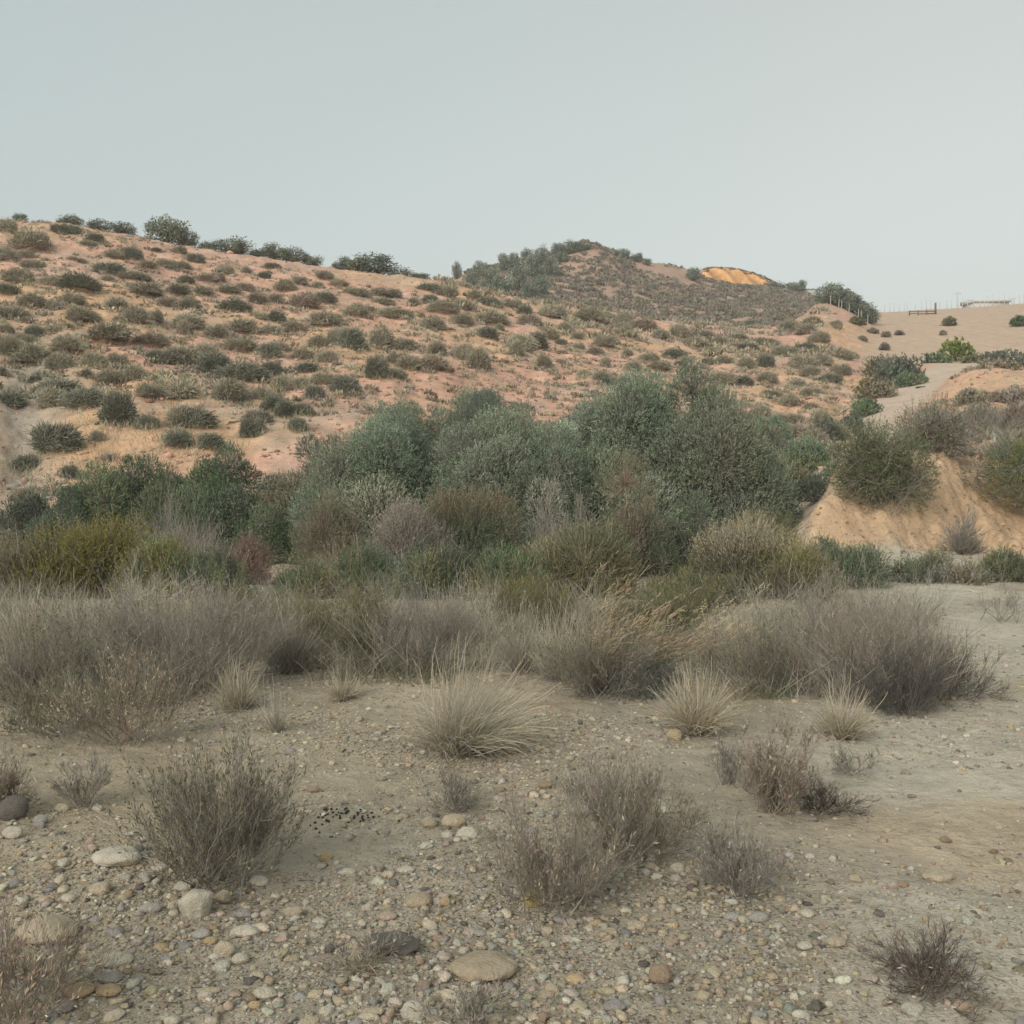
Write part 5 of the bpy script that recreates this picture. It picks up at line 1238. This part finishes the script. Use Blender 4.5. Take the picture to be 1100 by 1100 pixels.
mast(1028, 313, 240, 'tall thin grey mast on the skyline left of the long shed')
mast(1040, 321, 236, 'short grey mast just left of the long shed')
mast(1087, 320, 236, 'grey mast at the right end of the long shed')
y = 232; x0, x1 = (1046 - CX) / F * y, (1084 - CX) / F * y; z = min(h1(x0, y), h1(x1, y))
root = empty('long_shed', (x0, y, z), 'long low pale shed on the skyline of the field', 'shed')
top = CAMZ + y * (HY - 324.5) / F - z
V, Fc = boxes([(0, x1 - x0, 0, 6, -.5, top)]); build('wall', V, Fc, M_WALLP, root)
V, Fc = boxes([(-.3, x1 - x0 + .3, -.3, 6.3, top + .003, top + .35)]); V[4:6, 1] += .0; V[6:, 2] += .5; build('roof', V, Fc, M_ROOF, root)
y = 292; x0, x1 = (862 - CX) / F * y, (874 - CX) / F * y; z = h1((x0 + x1) / 2, y)
root = empty('white_hut', (x0, y, z), 'tiny white hut on the ridge between the last ridge tree and the grove', 'hut')
top = CAMZ + y * (HY - 318) / F - z
top = max(top, 1.5)
V, Fc = boxes([(0, x1 - x0, 0, 3, -.6, top)]); build('wall', V, Fc, plain_mat('white_wall', (.7, .68, .63)), root)
V, Fc = boxes([(-.2, x1 - x0 + .2, -.2, 3.2, top + .003, top + .25)]); build('roof', V, Fc, M_ROOF, root)

# ================================================================== AIR
m, nt, out = new_mat('haze')
pv = nt.nodes.new('ShaderNodeVolumePrincipled'); pv.inputs['Color'].default_value = (.93, .95, .97, 1); pv.inputs['Density'].default_value = .0006; pv.inputs['Anisotropy'].default_value = .2
nt.links.new(pv.outputs[0], out.inputs['Volume'])
hv, hf = boxes([(-6000, 6000, -6000, 6000, -6.0, 100.0)])
stuff(build('haze', hv, hf, m))

# ================================================================== SKY, SUN, CAMERA
w = bpy.data.worlds.new('World'); scene.world = w; w.use_nodes = True
nt = w.node_tree; bg = nt.nodes['Background']
sky = nt.nodes.new('ShaderNodeTexSky'); sky.sky_type = 'NISHITA'; sky.sun_disc = False
sky.sun_elevation = SUN_EL; sky.sun_rotation = math.radians(180) + SUN_AZ
sky.altitude = 100; sky.air_density = 1.0; sky.dust_density = 2.0; sky.ozone_density = 1.0
hs = nt.nodes.new('ShaderNodeHueSaturation'); hs.inputs['Saturation'].default_value = .5; hs.inputs['Hue'].default_value = .45
nt.links.new(sky.outputs[0], hs.inputs['Color'])
tcw = nt.nodes.new('ShaderNodeTexCoord'); dp = nt.nodes.new('ShaderNodeVectorMath'); dp.operation = 'DOT_PRODUCT'
nt.links.new(tcw.outputs['Generated'], dp.inputs[0]); dp.inputs[1].default_value = (-.75, 0, .9)
mr = nt.nodes.new('ShaderNodeMapRange'); nt.links.new(dp.outputs['Value'], mr.inputs[0]); mr.inputs[1].default_value = -.25; mr.inputs[2].default_value = .68; mr.interpolation_type = 'SMOOTHSTEP'
cn = noise(nt, tcw.outputs['Generated'], 2.2, 4, .5)
hz_ = mixrgb(nt, 'MIX', mr.outputs[0], (5.45, 5.08, 4.45, 1), (4.15, 4.66, 4.32, 1))
hz_ = mixrgb(nt, 'MIX', math_n(nt, 'MULTIPLY', cn.outputs[0], .22), hz_, (5.5, 5.4, 5.2, 1))
veil = mixrgb(nt, 'MIX', .55, hs.outputs[0], hz_)      # thin high cloud evening out the blue
nt.links.new(veil, bg.inputs['Color']); bg.inputs['Strength'].default_value = .096

ld = bpy.data.lights.new('sun', 'SUN'); ld.energy = 1.5; ld.angle = math.radians(40); ld.color = (1, .92, .80)
lo = bpy.data.objects.new('sun', ld); COL.objects.link(lo)
# light travels towards (sin az, cos az, -tan el)
from mathutils import Vector
dirv = Vector((math.sin(SUN_AZ) * math.cos(SUN_EL), math.cos(SUN_AZ) * math.cos(SUN_EL), -math.sin(SUN_EL)))
lo.rotation_euler = dirv.to_track_quat('-Z', 'Y').to_euler(); lo.location = (-60, -100, 80)

cd = bpy.data.cameras.new('camera'); cam = bpy.data.objects.new('camera', cd); COL.objects.link(cam)
cam.location = (0, 0, CAMZ); cam.rotation_euler = (math.radians(90), 0, 0)
cd.sensor_fit = 'HORIZONTAL'; cd.sensor_width = 36; cd.lens = 36 * F / 1100; cd.shift_y = -(550 - HY) / 1100
cd.clip_start = .05; cd.clip_end = 12000
scene.camera = cam

scene.view_settings.view_transform = 'Standard'; scene.view_settings.look = 'None'
scene.view_settings.exposure = 0.66; scene.view_settings.gamma = 1.0
scene.render.engine = 'CYCLES'
scene.cycles.max_bounces = 6; scene.cycles.diffuse_bounces = 3; scene.cycles.glossy_bounces = 1; scene.cycles.transmission_bounces = 3; scene.cycles.transparent_max_bounces = 4
scene.cycles.use_denoising = True
